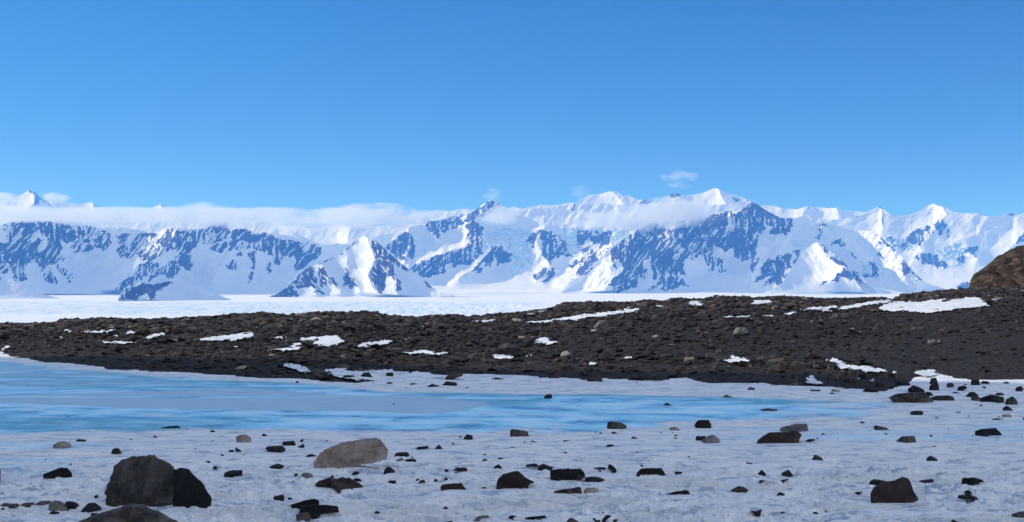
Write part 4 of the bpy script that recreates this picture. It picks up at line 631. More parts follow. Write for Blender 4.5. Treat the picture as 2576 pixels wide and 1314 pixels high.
        sl = (slice(ri[0], ri[-1] + 1), slice(c0, c1))
        fm = np.exp(-(np.abs(x[sl] - wx) / (rw * 1.3 + .01)) ** 6) * sstep(wy + 2.8 * rw + .1, wy + 1.8 * rw, y[sl]) * sstep(wy - nr_, wy - nr_ * .25, y[sl])
        z[sl] = z[sl] * (1 - fm) + np.minimum(z[sl], zc_ + .003) * fm
        if ww > 6:
            rr = np.hypot((x[sl] - wx) / rw, (y[sl] - wy - rw * .45) / (rw * .8 + .1))
            z[sl] += np.exp(-((rr - 1.4) / .22) ** 2) * .014 * min(1, rw * 3.2) * (.5 + 1.0 * fbm(x[sl] * 5, y[sl] * 5, 118, 3)) * (y[sl] > wy)
    old = sstep(.58, .7, fbm(x * .25, y * 1.1, 117, 5)) * sstep(1130, 1220, Ym) * .8
    V = np.stack([x, y, z], -1).reshape(-1, 3); Q = grid_quads(*x.shape)
    att = {'lake': lk, 'grey': gy, 'deep': dp, 'old': old}
    lf = lake.ravel()[Q].mean(1) > .5
    for nm, q in (('snow_ground', Q[~lf]), ('frozen_lake', Q[lf])):
        idx = np.unique(q); mp = np.zeros(len(V), np.int64); mp[idx] = np.arange(len(idx))
        struct(mesh_obj(nm, V[idx], mp[q], M_GR, {k: a.ravel()[idx] for k, a in att.items()}))
    # wide surroundings just below the detailed sheet
    gx = np.linspace(-420, 420, 85); gy_ = np.linspace(-300, 66, 60); X, Yy = np.meshgrid(gx, gy_)
    o = mesh_obj('snow_plain', np.stack([X, Yy, X * 0 - .22], -1).reshape(-1, 3), grid_quads(*X.shape), M_GR, {k: np.zeros(X.size) for k in att})
    struct(o)
    return Yr, Xc, z
GY, GX, GZ = ground()
def ground_z(X, Y):
    i = int(np.argmin(np.abs(GY - Y))); j = int(np.argmin(np.abs(GX - X))); return float(GZ[i, j])

# ------------------------------------------------------------------ moraine
CREST = [(-900, 840), (-300, 826), (0, 820), (14, 817), (62, 820), (139, 816), (163, 807), (215, 807), (257, 805), (340, 808), (451, 806), (503, 803), (590, 795), (663, 789), (722, 796), (792, 788), (840, 788), (894, 787), (924, 785),
         (976, 797), (1053, 800), (1094, 795), (1154, 795), (1167, 801), (1213, 797), (1261, 793), (1317, 788), (1386, 777), (1421, 765), (1490, 762), (1577, 763), (1622, 758), (1671, 760), (1692, 753), (1725, 753), (1750, 757), (1803, 746), (1834, 749), (1904, 751),
         (1977, 747), (2081, 754), (2150, 752), (2216, 749), (2244, 756), (2265, 745), (2314, 739), (2400, 730), (2463, 728), (2576, 726), (2900, 718), (3500, 705)]
def dcrest(X): return np.interp(X, [-900, 0, 500, 1000, 1150, 1400, 1700, 2200, 2576, 3500], [96, 92, 92, 98, 104, 122, 116, 128, 128, 140])
CXS = np.arange(-900, 3500, 10.0); _c = np.pad(interp(CREST, CXS), 14, 'edge'); CSM = np.convolve(_c, np.hanning(31)[1:-1] / np.hanning(31).sum(), 'same')[14:-14]
def moraine_z(x, y):
    X = 1288 + F * x / np.maximum(y, 5)
    Ys = interp(SHORE, X); ds = CAMH * F / (Ys - HZ); dc = dcrest(X)
    s = (y - ds) / (dc - ds)
    k = sstep(.72, .98, s); cy = np.interp(X, CXS, CSM) * (1 - k) + interp(CREST, X) * k
    zc = CAMH - (cy - HZ) / F * dc
    zz_ = np.where(s < 1, zc * np.clip(s, 0, 1) ** .85, zc - np.clip(y - dc, 0, 12) * .03 - np.clip(y - dc - 12, 0, None) * .10)
    bump = (fbm(x * .12, y * .12, 120, 4) - .5) * .55 + (fbm(x * .5, y * .5, 121, 4) - .5) * .22 + (fbm(x * 2, y * 2, 122, 3) - .5) * .08
    k = np.clip(s * 4, 0, 1) * np.where(s > .9, np.clip((1.25 - s) / .35, 0.25, 1), 1)
    z = zz_ + bump * k * np.where(s > .86, .35, 1) + .02
    z = np.where(s < 0, np.clip(s * 6, -1, 0) * .5 + .02, z)
    return z
def moraine():
    ys = np.concatenate([np.arange(40, 66, .22), np.arange(66, 100, .3), np.arange(100, 150, .5), np.arange(150, 400, 8), np.arange(400, 1700, 60)])
    Xc = np.arange(-700, 3300, 3.2)
    Ym, Xm = np.meshgrid(ys, Xc, indexing='ij'); x = (Xm - 1288) / F * Ym
    z = np.maximum(moraine_z(x, Ym), -160)
    V = np.stack([x, Ym, z], -1).reshape(-1, 3)
    struct(mesh_obj('moraine_ground', V, grid_quads(*x.shape), M_GV))
moraine()
TX = np.arange(-300, 2900, 2.0); TD = np.arange(42, 150, .2)
_d, _X = np.meshgrid(TD, TX); TZ = moraine_z((_X - 1288) / F * _d, _d)
TY = np.minimum.accumulate(HZ + F * (CAMH - TZ) / _d, 1)       # picture row seen at each distance
def unproj(X, Y):
    """where the ray through picture point (X, Y) meets the moraine"""
    X = np.atleast_1d(np.asarray(X, float)); Y = np.atleast_1d(np.asarray(Y, float))
    i = np.clip(np.round((X - TX[0]) / 2).astype(int), 0, len(TX) - 1)
    dd = np.empty(X.shape); ok = np.zeros(X.shape, bool)
    for c in np.unique(i):
        m = i == c; k = np.searchsorted(-TY[c], -Y[m]); ok[m] = k < len(TD); dd[m] = TD[np.clip(k, 0, len(TD) - 1)]
    return (X - 1288) / F * dd, dd, CAMH - (Y - HZ) / F * dd, ok
def mz(X, d):
    i = np.clip(np.round((X - TX[0]) / 2).astype(int), 0, len(TX) - 1); j = np.clip(np.round((d - 42) / .2).astype(int), 0, len(TD) - 1)
    return TZ[i, j]

# snow lying on the moraine
PATCH = {'B1': [[(455, 300), (460, 280), (505, 282), (512, 300)], [(565, 297), (680, 294), (780, 287), (820, 276), (860, 280), (800, 305), (690, 315), (640, 303)], [(780, 330), (870, 326), (850, 340)], [(890, 322), (910, 298), (965, 290), (990, 303), (920, 327)],
  [(1040, 347), (1120, 313), (1205, 306), (1190, 325), (1080, 350)], [(1420, 368), (1480, 345), (1700, 318), (1815, 303), (1865, 335), (1800, 347), (1700, 364), (1560, 370)], [(1670, 413), (1750, 407), (1740, 419)],
  [(1935, 442), (1990, 418), (2110, 405), (2140, 386), (2208, 376), (2150, 408), (2185, 430), (2050, 443)], [(2170, 350), (2250, 338), (2440, 326), (2450, 350), (2505, 370), (2410, 380), (2360, 405), (2300, 398), (2250, 365), (2170, 367)],
  [(1990, 352), (2000, 337), (2080, 335), (2050, 352)], [(695, 366), (800, 372), (980, 376), (900, 391), (740, 380)], [(410, 335), (465, 345), (440, 352), (415, 342)], [(0, 442), (0, 420), (80, 398), (50, 425)], [(2020, 211), (2190, 202), (2100, 213)], [(1380, 463), (1445, 456), (1400, 470)],
  [(2055, 552), (2080, 538), (2160, 543), (2240, 575), (2265, 602), (2200, 602), (2130, 577)]],
 'B2': [[(-60, 400), (0, 330), (50, 328), (108, 370), (40, 397), (-20, 420)], [(175, 413), (250, 380), (350, 370), (465, 363), (440, 380), (320, 414)], [(465, 461), (570, 446), (700, 430), (760, 458), (880, 450), (840, 467), (740, 472), (650, 462), (610, 464)],
  [(500, 371), (560, 345), (602, 339), (560, 360)], [(580, 333), (695, 316), (680, 324)], [(1000, 221), (1230, 208), (1180, 222), (1050, 228)], [(1410, 174), (1500, 150), (1592, 130), (1580, 140), (1440, 177)],
  [(1365, 234), (1600, 208), (1740, 185), (2100, 140), (2255, 118), (2225, 152), (1850, 202), (1800, 217), (1700, 212), (1600, 228), (1500, 234)], [(2120, 129), (2195, 110), (2150, 132)], [(2343, 123), (2360, 102), (2398, 102), (2390, 117)],
  [(1473, 387), (1490, 353), (1570, 338), (1602, 365), (1655, 380), (1600, 392)], [(1162, 480), (1180, 460), (1280, 473), (1322, 480), (1328, 496), (1230, 505)], [(1393, 480), (1455, 464), (1440, 484)], [(1732, 496), (1760, 476), (1785, 478)], [(1878, 532), (1900, 518), (1938, 533), (1900, 547)],
  [(2108, 506), (2160, 485), (2197, 487), (2190, 498)], [(1825, 313), (1868, 305), (1850, 316)], [(1878, 291), (1932, 286), (1930, 298)], [(1565, 503), (1612, 496), (1600, 506)],
  [(-60, 585), (0, 575), (130, 568), (100, 590), (230, 590), (435, 578), (500, 600), (680, 598), (835, 640), (600, 665), (200, 660), (60, 640)]],
 'B3': [[(118, 192), (150, 168), (210, 163), (243, 180), (247, 205), (150, 202)], [(583, 187), (620, 160), (752, 153), (758, 182), (600, 194)], [(385, 292), (390, 279), (600, 270), (590, 284)], [(668, 277), (772, 263), (770, 276)], [(820, 266), (870, 246), (935, 244), (870, 273)],
  [(933, 236), (1060, 208), (1222, 200), (1233, 220), (1180, 243), (1080, 242), (1030, 229)], [(1225, 231), (1250, 205), (1450, 170), (1645, 148), (1600, 178), (1420, 200), (1380, 216), (1280, 231)],
  [(1533, 232), (1530, 198), (1620, 173), (1770, 168), (2010, 150), (2120, 150), (2150, 136), (2262, 138), (2300, 190), (2323, 205), (2100, 227), (1900, 252), (1820, 255), (1720, 237), (1610, 244)], [(2228, 131), (2282, 121), (2260, 136)], [(2318, 151), (2403, 149), (2370, 164)],
  [(1138, 602), (1210, 591), (1300, 638), (1420, 648), (1575, 670), (1585, 692), (1430, 692), (1300, 667), (1240, 670), (1200, 627)], [(393, 602), (440, 593), (450, 568), (560, 590), (585, 617), (440, 622)],
  [(998, 772), (1003, 723), (1035, 716), (1060, 740), (1135, 777), (1100, 782)], [(1618, 692), (1665, 670), (1640, 702)], [(1348, 732), (1402, 742), (1380, 750)], [(1448, 752), (1502, 741), (1480, 762)], [(1780, 690), (1900, 670), (1960, 700), (1900, 730), (1800, 712)]]}
ALLP = []
def patches():
    n = 0
    for zone, polys in PATCH.items():
        for poly in polys:
            P = z2(zone, poly); ALLP.append(P); n += 1
            a = np.array(P); x0, y0 = a.min(0) - 4; x1, y1 = a.max(0) + 3
            st = 0.9
            xs = np.arange(x0, x1, st * 1.4); ys = np.arange(y1, y0, -st * .7)
            Xm, Ym = np.meshgrid(xs, ys)
            jx = (fbm(Xm / 7, Ym / 2.5, n, 4) - .5) * 22; jy = (fbm(Xm / 8, Ym / 2.5, n + 50, 4) - .5) * 8
            ins = in_poly(Xm + jx, Ym + jy, P)
            wx, wy, wz, ok = unproj(Xm.ravel(), Ym.ravel())
            wx = wx.reshape(Xm.shape); wy = wy.reshape(Xm.shape); ok = ok.reshape(Xm.shape)
            # monotone depth along the rows keeps the sheet whole
            wy = np.maximum.accumulate(wy + np.arange(len(ys))[:, None] * 1e-3, 0); wx = (Xm - 1288) / F * wy
            z = mz(Xm, wy) + .05
            soft = ins.astype(float)
            z = z + .05 * soft
            Q = grid_quads(*Xm.shape); keep = ins.ravel()[Q].all(1) & ok.ravel()[Q].all(1)
            if keep.sum() < 3: continue
            q = Q[keep]; V = np.stack([wx, wy, z], -1).reshape(-1, 3)
            idx = np.unique(q); mp = np.zeros(len(V), np.int64); mp[idx] = np.arange(len(idx))
            zero = np.zeros(len(idx))
            o = mesh_obj('snow_patch', V[idx], mp[q], M_GR, {'lake': zero, 'grey': zero, 'deep': zero, 'old': zero})
            struct(o)
patches()

# brown hill on the right
def brown_hill():
    pr = [(2380, 760), (2425, 738), (2436, 724), (2441, 708), (2450, 691), (2470, 680), (2500, 662), (2523, 647), (2543, 634), (2559, 627), (2590, 619), (2660, 606), (2760, 592), (2900, 590), (3100, 610), (3400, 690)]
    D = 150; ang = np.linspace(0, 1, 200)
    xs = np.linspace(2385, 3390, 620); rows = np.linspace(0, 1, 110)
    R, X = np.meshgrid(rows, xs, indexing='ij')
    zt = CAMH + (HZ - interp(pr, X)) / F * 160
    f = np.sin(np.clip(R / .55, 0, 1) * math.pi / 2) ** .8 * np.where(R > .55, np.cos((R - .55) / .45 * math.pi / 2 * .95), 1)
    y = 148 + R * 24
    x = (X - 1288) / F * y
    n = (fbm(x * .25, y * .3 + 3, 130, 5) - .5) * 2.6 + (ridged(x * .7, y * .9, 131, 4) - .5) * 1.6
    z = -2 + (zt + 2) * f + n * np.clip(f * 1.2, 0, 1) * np.clip((X - 2385) / 90, .15, 1) * .5
    b = NB('reddish_brown_rock'); P = b.coord()
    nn = b.noise(.9, 8, .75, P); st = b.noise(1.0, 5, .6, b.coord((.5, .5, 2.4)))
    c = b.ramp(nn, [(.38, (.016, .011, .010)), (.5, (.08, .052, .038)), (.6, (.22, .15, .11))]); c = b.mix(b.rng(st, .5, .62, 0, .55), c, (.03, .022, .02))
    b.bsdf(c, .9, .2, b.bump(nn, 1.0, 1.2))
    struct(mesh_obj('brown_rock_hill', np.stack([x, y, z], -1).reshape(-1, 3), grid_quads(*x.shape), b.m))
brown_hill()

# unseen ridge added off to the left to shade the lake and near moraine
def shade_blocker():
    ys = np.linspace(-60, 130, 130); v = np.linspace(0, 1, 60)
    Vv, Y = np.meshgrid(v, ys, indexing='ij')
    top = 104 * sstep(94, 70, Y + (fbm(Y * .0 + Vv * 6, Y * .05, 141, 3) - .5) * 14) * sstep(-60, -35, Y)
    x = -125 + (Vv - .5) * 90; prof = np.exp(-((Vv - .5) / .2) ** 2)
    z = -1 + top * prof + (ridged(x * .04, Y * .04, 140, 4) - .5) * 12 * prof
    struct(mesh_obj('added_shade_ridge', np.stack([x, Y, z], -1).reshape(-1, 3), grid_quads(*x.shape), M_GR, {k: np.zeros(x.size) for k in ('lake', 'grey', 'deep', 'old')}))
shade_blocker()

# unseen snow slopes added right of and behind the camera to bounce sunlight
def bounce_slopes():
    az = np.radians(np.linspace(50, 205, 130)); r = np.linspace(38, 300, 60)
    A, R = np.meshgrid(az, r, indexing='ij'); x = R * np.sin(A); y = R * np.cos(A)
    k = sstep(50, 64, np.degrees(A)) * sstep(205, 190, np.degrees(A))
    z = -.4 + np.clip(R - 42 - 40 * sstep(110, 70, np.degrees(A)), 0, None) * 1.0 * (.7 + .6 * fbm(x * .012, y * .012, 160, 4)) * k
    z0 = np.zeros(x.size)
    struct(mesh_obj('added_bounce_slope', np.stack([x, y, z], -1).reshape(-1, 3), grid_quads(*x.shape)[:, ::-1], M_GR, {'lake': z0, 'grey': z0, 'deep': z0, 'old': z0}))
bounce_slopes()
# ------------------------------------------------------------------ stones
def stone_from_outline(pts, d, gz, seed, thick=.75, detail=0, rot=0.0):
    """pts: silhouette in picture units; returns vertices about the stone's base centre, faces, and its location"""
    r = np.random.default_rng(seed)
    P = np.array(pts, float); X0, X1 = P[:, 0].min(), P[:, 0].max(); yb = P[:, 1].max(); yt = P[:, 1].min()
    m = d / F; w_, h_ = (X1 - X0) * m, (yb - yt) * m
    t = thick * min(max(w_ * .75, h_ * .8), w_ * 1.1, h_ * 3.2)
    yc = d + t * .5
    k = yc / d
    X = (P[:, 0] - (X0 + X1) / 2) * m * k; Z = (yb - P[:, 1]) * m * k - (CAMH - gz) * (k - 1); low = .16 * h_ - (CAMH - gz) * (k - 1)
    # thicken the outline points
    n = len(P); want = 14 if detail == 0 else (30 if detail == 1 else 84)
    seg = np.hypot(np.roll(X, -1) - X, np.roll(Z, -1) - Z); cum = np.concatenate([[0], np.cumsum(seg)]); L = cum[-1]
    if detail == 0 and n >= 7: uu = cum[:-1]
    else:
        uu = np.unique(np.concatenate([cum[:-1], (np.arange(want) + .5) / want * L])); keep = [0]
        for i in range(1, len(uu)):
            if uu[i] - uu[keep[-1]] > L / want * .45: keep.append(i)
        uu = uu[keep]
    Xr = np.interp(uu, cum, np.append(X, X[0])); Zr = np.interp(uu, cum, np.append(Z, Z[0]))
    if detail:
        a_ = .012 * min(w_, h_); Xr = Xr + r.normal(0, a_, len(Xr)); Zr = Zr + r.normal(0, a_, len(Zr))
    bot = Zr < low; Zr = np.where(bot, np.minimum(Zr, 0) - .14 * h_ - .03, Zr)
    n = len(Xr); cx, cz = Xr.mean(), h_ * .22
    if detail == 0: layers = [(-.5, .60), (-.36, .86), (-.12, .985), (.1, 1.0), (.34, .9), (.5, .6)]
    else:
        fs = [.12, .28, .42, .55, .67, .77, .86, .93, .98] if detail == 2 else [.2, .42, .62, .78, .9, .97]
        layers = [(-.5 * (1 - s ** 3.2) ** .6, s) for s in fs] + [(0, 1.0), (.14, .99), (.3, .92), (.43, .76), (.5, .45)]
    V = []
    ph = r.uniform(0, 6.28); tw = r.uniform(-.22, .22)
    planes = []
    for k_ in range(11 if detail == 2 else 7):      # broken faces: flat cuts across the front
        sx_, sz_ = r.normal(0, .95), r.normal(.55, .7); px_, pz_ = cx + r.uniform(-.42, .42) * w_, r.uniform(.15, .95) * h_
        planes.append((sx_, sz_, px_, pz_, -r.uniform(.12, .4) * t))
    for i, (a, s) in enumerate(layers):
        js = 1 + (r.normal(0, .035, n) if detail == 0 else 0)
        ang = np.linspace(0, 2 * math.pi, n, endpoint=False)
        s_ = s * js if s < .98 else s * np.ones(n)
        xx = cx + (Xr - cx) * s_; zz3 = np.where(bot, Zr, cz + (Zr - cz) * s_)
        dy = a * t * (1 + .10 * np.cos(ang * 2 + ph)) + tw * (Xr - cx) * (abs(a) * 1.2)
        if detail == 0: dy = dy + r.normal(0, .03 * t, n)
        elif a < 0:
            for sx_, sz_, px_, pz_, c0_ in planes: dy = np.maximum(dy, np.minimum(c0_ + sx_ * (xx - px_) + sz_ * (zz3 - pz_), 0))
        V.append(np.stack([xx, dy, zz3], -1))
    V = np.array(V); nl = len(layers)
    if detail:
        fr = V[[i for i, (a, s) in enumerate(layers) if a < 0 and s > .4]][:, bot, 1]
        if fr.size: V[:, :, 1] = np.where(V[:, :, 1] < 0, V[:, :, 1] * min(2.2, .5 * t / max(.01, -np.percentile(fr, 25))), V[:, :, 1])
    faces = []
    for i in range(nl - 1):
        for j in range(n):
            j2 = (j + 1) % n; faces.append((i * n + j, i * n + j2, (i + 1) * n + j2, (i + 1) * n + j))
    VV = V.reshape(-1, 3)
    c0 = VV[:n].mean(0) + [0, -.05 * t if detail == 0 else 0, 0]; c1 = VV[-n:].mean(0) + [0, .05 * t, 0]
    VV = np.vstack([VV, c0, c1]); i0 = len(VV) - 2
    for j in range(n):
        j2 = (j + 1) % n; faces.append((i0, j2, j)); faces.append((i0 + 1, (nl - 1) * n + j, (nl - 1) * n + j2))
    if detail == 2:       # weathered facets on the big boulders
        q = VV / max(w_, h_)
        dis = (vn3(q[:, 0] * 4 + seed, q[:, 1] * 4, q[:, 2] * 4, seed) - .5) * .02 + (vn3(q[:, 0] * 12, q[:, 1] * 12 + seed, q[:, 2] * 12, seed + 1) - .5) * .012
        rad = VV - [cx, 0, cz]; rad /= np.linalg.norm(rad, axis=1)[:, None] + 1e-9
        VV = VV + rad * (dis * max(w_, h_))[:, None] * np.array([.35, 1.5, .35])
    c, s = 1, 0
    loc = ((X0 + X1) / 2, yc)
    return VV, faces, ((loc[0] - 1288) / F * yc, yc, gz), w_, h_
def poly_obj(name, V, faces, mat, smooth=False):
    me = bpy.data.meshes.new(name); me.from_pydata([tuple(v) for v in V], [], faces); me.update()
    if smooth: me.polygons.foreach_set('use_smooth', [True] * len(faces))
    me.materials.append(mat)
    o = bpy.data.objects.new(name, me); C.objects.link(o); return o

LANDMARKS = [('the largest boulder', 'A0', (1400, 800)), ('the long pale tan boulder', 'A1', (980, 500)), ('the jagged brown rock', 'A1', (880, 790)), ('the slab stack', 'A1', (620, 1040)), ('the rounded brown boulder', 'A2', (50, 760)), ('the wide black block', 'A2', (600, 700)),
  ('the long low black boulder', 'A2', (1440, 670)), ('the large right-hand brown boulder', 'A3', (1160, 1040)), ('the brown-and-grey block pair', 'A3', (150, 510)), ('the long shore slab', 'A3', (1310, 165)), ('the black right-edge block', 'A3', (2030, 480)),
  ('the square lake-edge boulder', 'A2', (1980, 185)), ('the drooping lake-edge boulder', 'A2', (1100, 200)), ('the sloping lake-edge block', 'A2', (120, 275)), ('the pale far-left oval stone', 'A0', (630, 395)), ('the round pale lakeside stone', 'A0', (2470, 330)), ('the black far-left sloping stone', 'A0', (590, 680)),
  ('the brown-grey trapezoid stone', 'A3', (1270, 545)),
  ('the squared brown crest block', 'B1', (2170, 175)), ('the flat-topped left crest slab', 'B1', (530, 220)), ('the wide left snow patch', 'B1', (1640, 340)), ('the longest moraine slab', 'B2', (1290, 440)), ('the black triangular rock', 'B2', (1440, 365)), ('the light upper-slope boulder', 'B2', (1960, 240)),
  ('the bright-topped grey boulder', 'B3', (520, 380)), ('the big right-hand snow patch', 'B3', (1900, 200)), ('the two touching tan stones', 'B3', (1930, 455)), ('the lower right snow streak', 'B3', (1380, 655)), ('the small brown shore block', 'B1', (1085, 535)), ('the far left gravel end', 'B1', (60, 330)), ('the snow gap by the gravel tip', 'B2', (250, 620))]
LM = [(n, z2(z, [p])[0]) for n, z, p in LANDMARKS]
COLW = {'black': 'black', 'charcoal': 'dark-grey', 'brown': 'brown', 'grey': 'light-grey', 'tan': 'tan'}
def describe(cx, cy, wpx, hpx, col, place):
    size = 'large' if wpx > 70 else 'medium' if wpx > 34 else 'small' if wpx > 16 else 'tiny'
    asp = hpx / max(wpx, 1)
    shp = 'flat' if asp < .28 else 'low' if asp < .45 else 'angular' if asp < .75 else 'blocky'
    best = min(LM, key=lambda l: math.hypot(l[1][0] - cx, (l[1][1] - cy) * 2.2)); dx, dy = cx - best[1][0], cy - best[1][1]
    v = '' if abs(dy) < 12 else ('behind' if dy < 0 else 'before'); h = '' if abs(dx) < 40 else ('left' if dx < 0 else 'right')
    rel = {(0, 0): 'beside', (1, 0): v, (0, 1): h + ' of', (1, 1): v + '-' + h + ' of'}[(bool(v), bool(h))]
    return f'{size} {shp} {COLW[col]} stone', rel, best[0], math.hypot(dx, dy * 2.2), place
PEND = []
def overlaps_patch(X, Y): return any(in_poly(np.array([X]), np.array([Y]), p)[0] for p in ALLP)
def place_items():
    for i, (zone, poly, col, label) in enumerate(ITEMS):
        P = z2(zone, poly); a = np.array(P); x0, y0 = a.min(0); x1, y1 = a.max(0); cx = (x0 + x1) / 2; wpx, hpx = x1 - x0, y1 - y0
        if hpx < 2.6:
            a[:, 1] = y1 - (y1 - a[:, 1]) * 2.6 / max(hpx, .5); P = [tuple(p) for p in a]; hpx = 2.6
        shore = float(interp(SHORE, cx)); on_m = y1 < shore - 1
        if on_m:
            _, d, z, ok = unproj(cx, y1 - .5); d = float(d[0]); gz = float(z[0])
        else:
            yb = y1 - .5
            if i in CONTACT: d, gz = CONTACT[i]
            else: gz = 0.0; d = CAMH * F / (yb - HZ)
        big = wpx > 150; det = 2 if big else (1 if wpx > 60 else 0)
        if label and 'wide black slab in the middle' in label: pass
        V, Fc, loc, w_, h_ = stone_from_outline(P, d, gz, 500 + i, detail=det)
        o = poly_obj('boulder' if (w_ > .55) else 'stone', V, Fc, STONE[col], smooth=False)
        if det == 2:
            o.data.polygons.foreach_set('use_smooth', [False] * len(Fc))
            s_ = o.modifiers.new('sub', 'SUBSURF'); s_.levels = 1; s_.render_levels = 1; s_.subdivision_type = 'SIMPLE'
        o.location = loc
        o['category'] = 'boulder' if w_ > .55 else 'stone'
        if on_m: place = 'on the moraine'; o['group'] = 'stones lying on the dark moraine'
        else:
            lakey = (y1 < np.interp(cx, [0, 900, 1600, 2100, 2260], [1086, 1083, 1075, 1045, 1018])) and cx < 2230 and y1 > shore + 22
            place = 'on the blue lake ice' if lakey else ('on the snowy shore' if y1 < 1040 else 'on the snow')
            o['group'] = 'stones lying on the ice and snow'
        if label: o['label'] = label
        else: PEND.append((o, *describe(cx, y1, wpx, hpx, col, place)))
place_items()

# rubble: thousands of fragments covering the moraine, the largest as stones of their own
def ico():
    t = (1 + 5 ** .5) / 2
    v = np.array([(-1, t, 0), (1, t, 0), (-1, -t, 0), (1, -t, 0), (0, -1, t), (0, 1, t), (0, -1, -t), (0, 1, -t), (t, 0, -1), (t, 0, 1), (-t, 0, -1), (-t, 0, 1)]) / math.hypot(1, t)
    f = np.array([(0, 11, 5), (0, 5, 1), (0, 1, 7), (0, 7, 10), (0, 10, 11), (1, 5, 9), (5, 11, 4), (11, 10, 2), (10, 7, 6), (7, 1, 8), (3, 9, 4), (3, 4, 2), (3, 2, 6), (3, 6, 8), (3, 8, 9), (4, 9, 5), (2, 4, 11), (6, 2, 10), (8, 6, 7), (9, 8, 1)])
    return v, f
PV, PF = ico()
PROTO = []
for k in range(24):
    r = np.random.default_rng(900 + k); v = PV * r.uniform(.72, 1.2, (12, 1))
    v = np.sign(v) * np.abs(v) ** r.uniform(.3, .7)           # squared-off chips
    a = r.uniform(0, 6.28, 3)
    for ax in range(3):
        c, s = math.cos(a[ax]), math.sin(a[ax]); i, j = [(0, 1), (1, 2), (0, 2)][ax]
        q = v.copy(); q[:, i] = c * v[:, i] - s * v[:, j]; q[:, j] = s * v[:, i] + c * v[:, j]; v = q
    PROTO.append(v / np.abs(v).max(0))
def scatter():
    r = np.random.default_rng(77); N_ = 110000
    X = r.uniform(-140, 2720, N_); u = r.uniform(0, 1, N_)
    ds = CAMH * F / (interp(SHORE, X) - HZ); dc = dcrest(X)
    sN = u ** .8 * 1.035; d = ds + (dc - ds) * sN + .3
    x = (X - 1288) / F * d; z = moraine_z(x, d); Yp = HZ + (CAMH - z) / d * F
    inp = np.zeros(N_, bool)
    for p in ALLP:
        a = np.array(p); m = (X > a[:, 0].min() - 2) & (X < a[:, 0].max() + 2)
        if m.any():
            inp[m] |= in_poly(X[m], Yp[m], p) 
    dens = np.clip(.34 + .8 * sstep(.25, .7, sN + (fbm(x * .08, d * .08, 150, 3) - .5) * .6), 0, 1)
    bare = sstep(1900, 2250, X) * sstep(.72, .55, sN); dens = dens * (1 - .6 * bare)
    band = np.exp(-((Yp - (890 + (X - 1200) * .03)) / 14) ** 2) * sstep(700, 1000, X) * sstep(2300, 2100, X)
    dens = np.maximum(dens, band * .9)
    left = sstep(900, 300, X) * sstep(.5, .3, sN); dens *= 1 - .5 * left
    keep = (~inp) & (r.uniform(0, 1, N_) < dens)
    size = .035 + .30 * r.uniform(0, 1, N_) ** 4.2 * (.45 + .55 * dens) + .03 * dens
    size *= np.where(sN > .93, .8, 1)
    # a few strays inside the snow patches and along the shore
    keep |= inp & (r.uniform(0, 1, N_) < .03)
    X, d, x, z, size, sN, Yp = [q[keep] for q in (X, d, x, z, size, sN, Yp)]; n = len(X)
    # toe stones just off the shore on the snow
    sx = size * r.uniform(.8, 1.5, n); sy = size * r.uniform(.7, 1.3, n); sz = size * r.uniform(.16, .5, n)
    rz = r.uniform(0, 6.28, n); tx = r.normal(0, .22, n); ty = r.normal(0, .22, n)
    tone = np.clip(r.beta(1.3, 2.4, n) * .95 + .2 * sstep(.45, .8, sN) - .05, 0, 1); tone = np.where(r.uniform(0, 1, n) < .012, 1.0, tone)
    kind = r.integers(0, len(PROTO), n)
    order = np.argsort(-(sx * np.sqrt(sz / sx) / d)); solo = order[:SOLO]; rest = order[SOLO:]
    def xf(i):
        v = PROTO[kind[i]] * [sx[i], sy[i], sz[i]]
        v = v + np.stack([0 * v[:, 0], 0 * v[:, 0], v[:, 0] * tx[i] + v[:, 1] * ty[i]], -1)
        c, s = math.cos(rz[i]), math.sin(rz[i])
        return np.stack([v[:, 0] * c - v[:, 1] * s, v[:, 0] * s + v[:, 1] * c, v[:, 2]], -1)
    PA = np.array(PROTO)[kind[rest]] * np.stack([sx, sy, sz], -1)[rest][:, None, :]
    PA[:, :, 2] += PA[:, :, 0] * tx[rest][:, None] + PA[:, :, 1] * ty[rest][:, None]
    cc, ss = np.cos(rz[rest])[:, None], np.sin(rz[rest])[:, None]
    VV = np.stack([PA[:, :, 0] * cc - PA[:, :, 1] * ss + x[rest][:, None], PA[:, :, 0] * ss + PA[:, :, 1] * cc + d[rest][:, None], PA[:, :, 2] + (z + sz * .35)[rest][:, None]], -1)
    FF = (PF[None] + np.arange(len(rest))[:, None, None] * 12).reshape(-1, 3)
    o = mesh_obj('rubble', VV.reshape(-1, 3), FF, M_RB, {'tone': np.repeat(tone[rest], 12)}, smooth=False); o['kind'] = 'stuff'
    for i in solo:
        col = 'brown' if tone[i] > .55 else 'charcoal'
        o = poly_obj('stone', xf(i), [tuple(f) for f in PF.tolist()], STONE[col]); o.location = (x[i], d[i], z[i] + sz[i] * .35)
        o['category'] = 'stone'; o['group'] = 'stones lying on the dark moraine'
        wp = 2 * sx[i] / d[i] * F; PEND.append((o, *describe(X[i], Yp[i], wp, wp * sz[i] / sx[i], col, 'in the rubble' if sN[i] > .5 else 'on the lower moraine')))
SOLO = max(0, 300 - len(ITEMS))
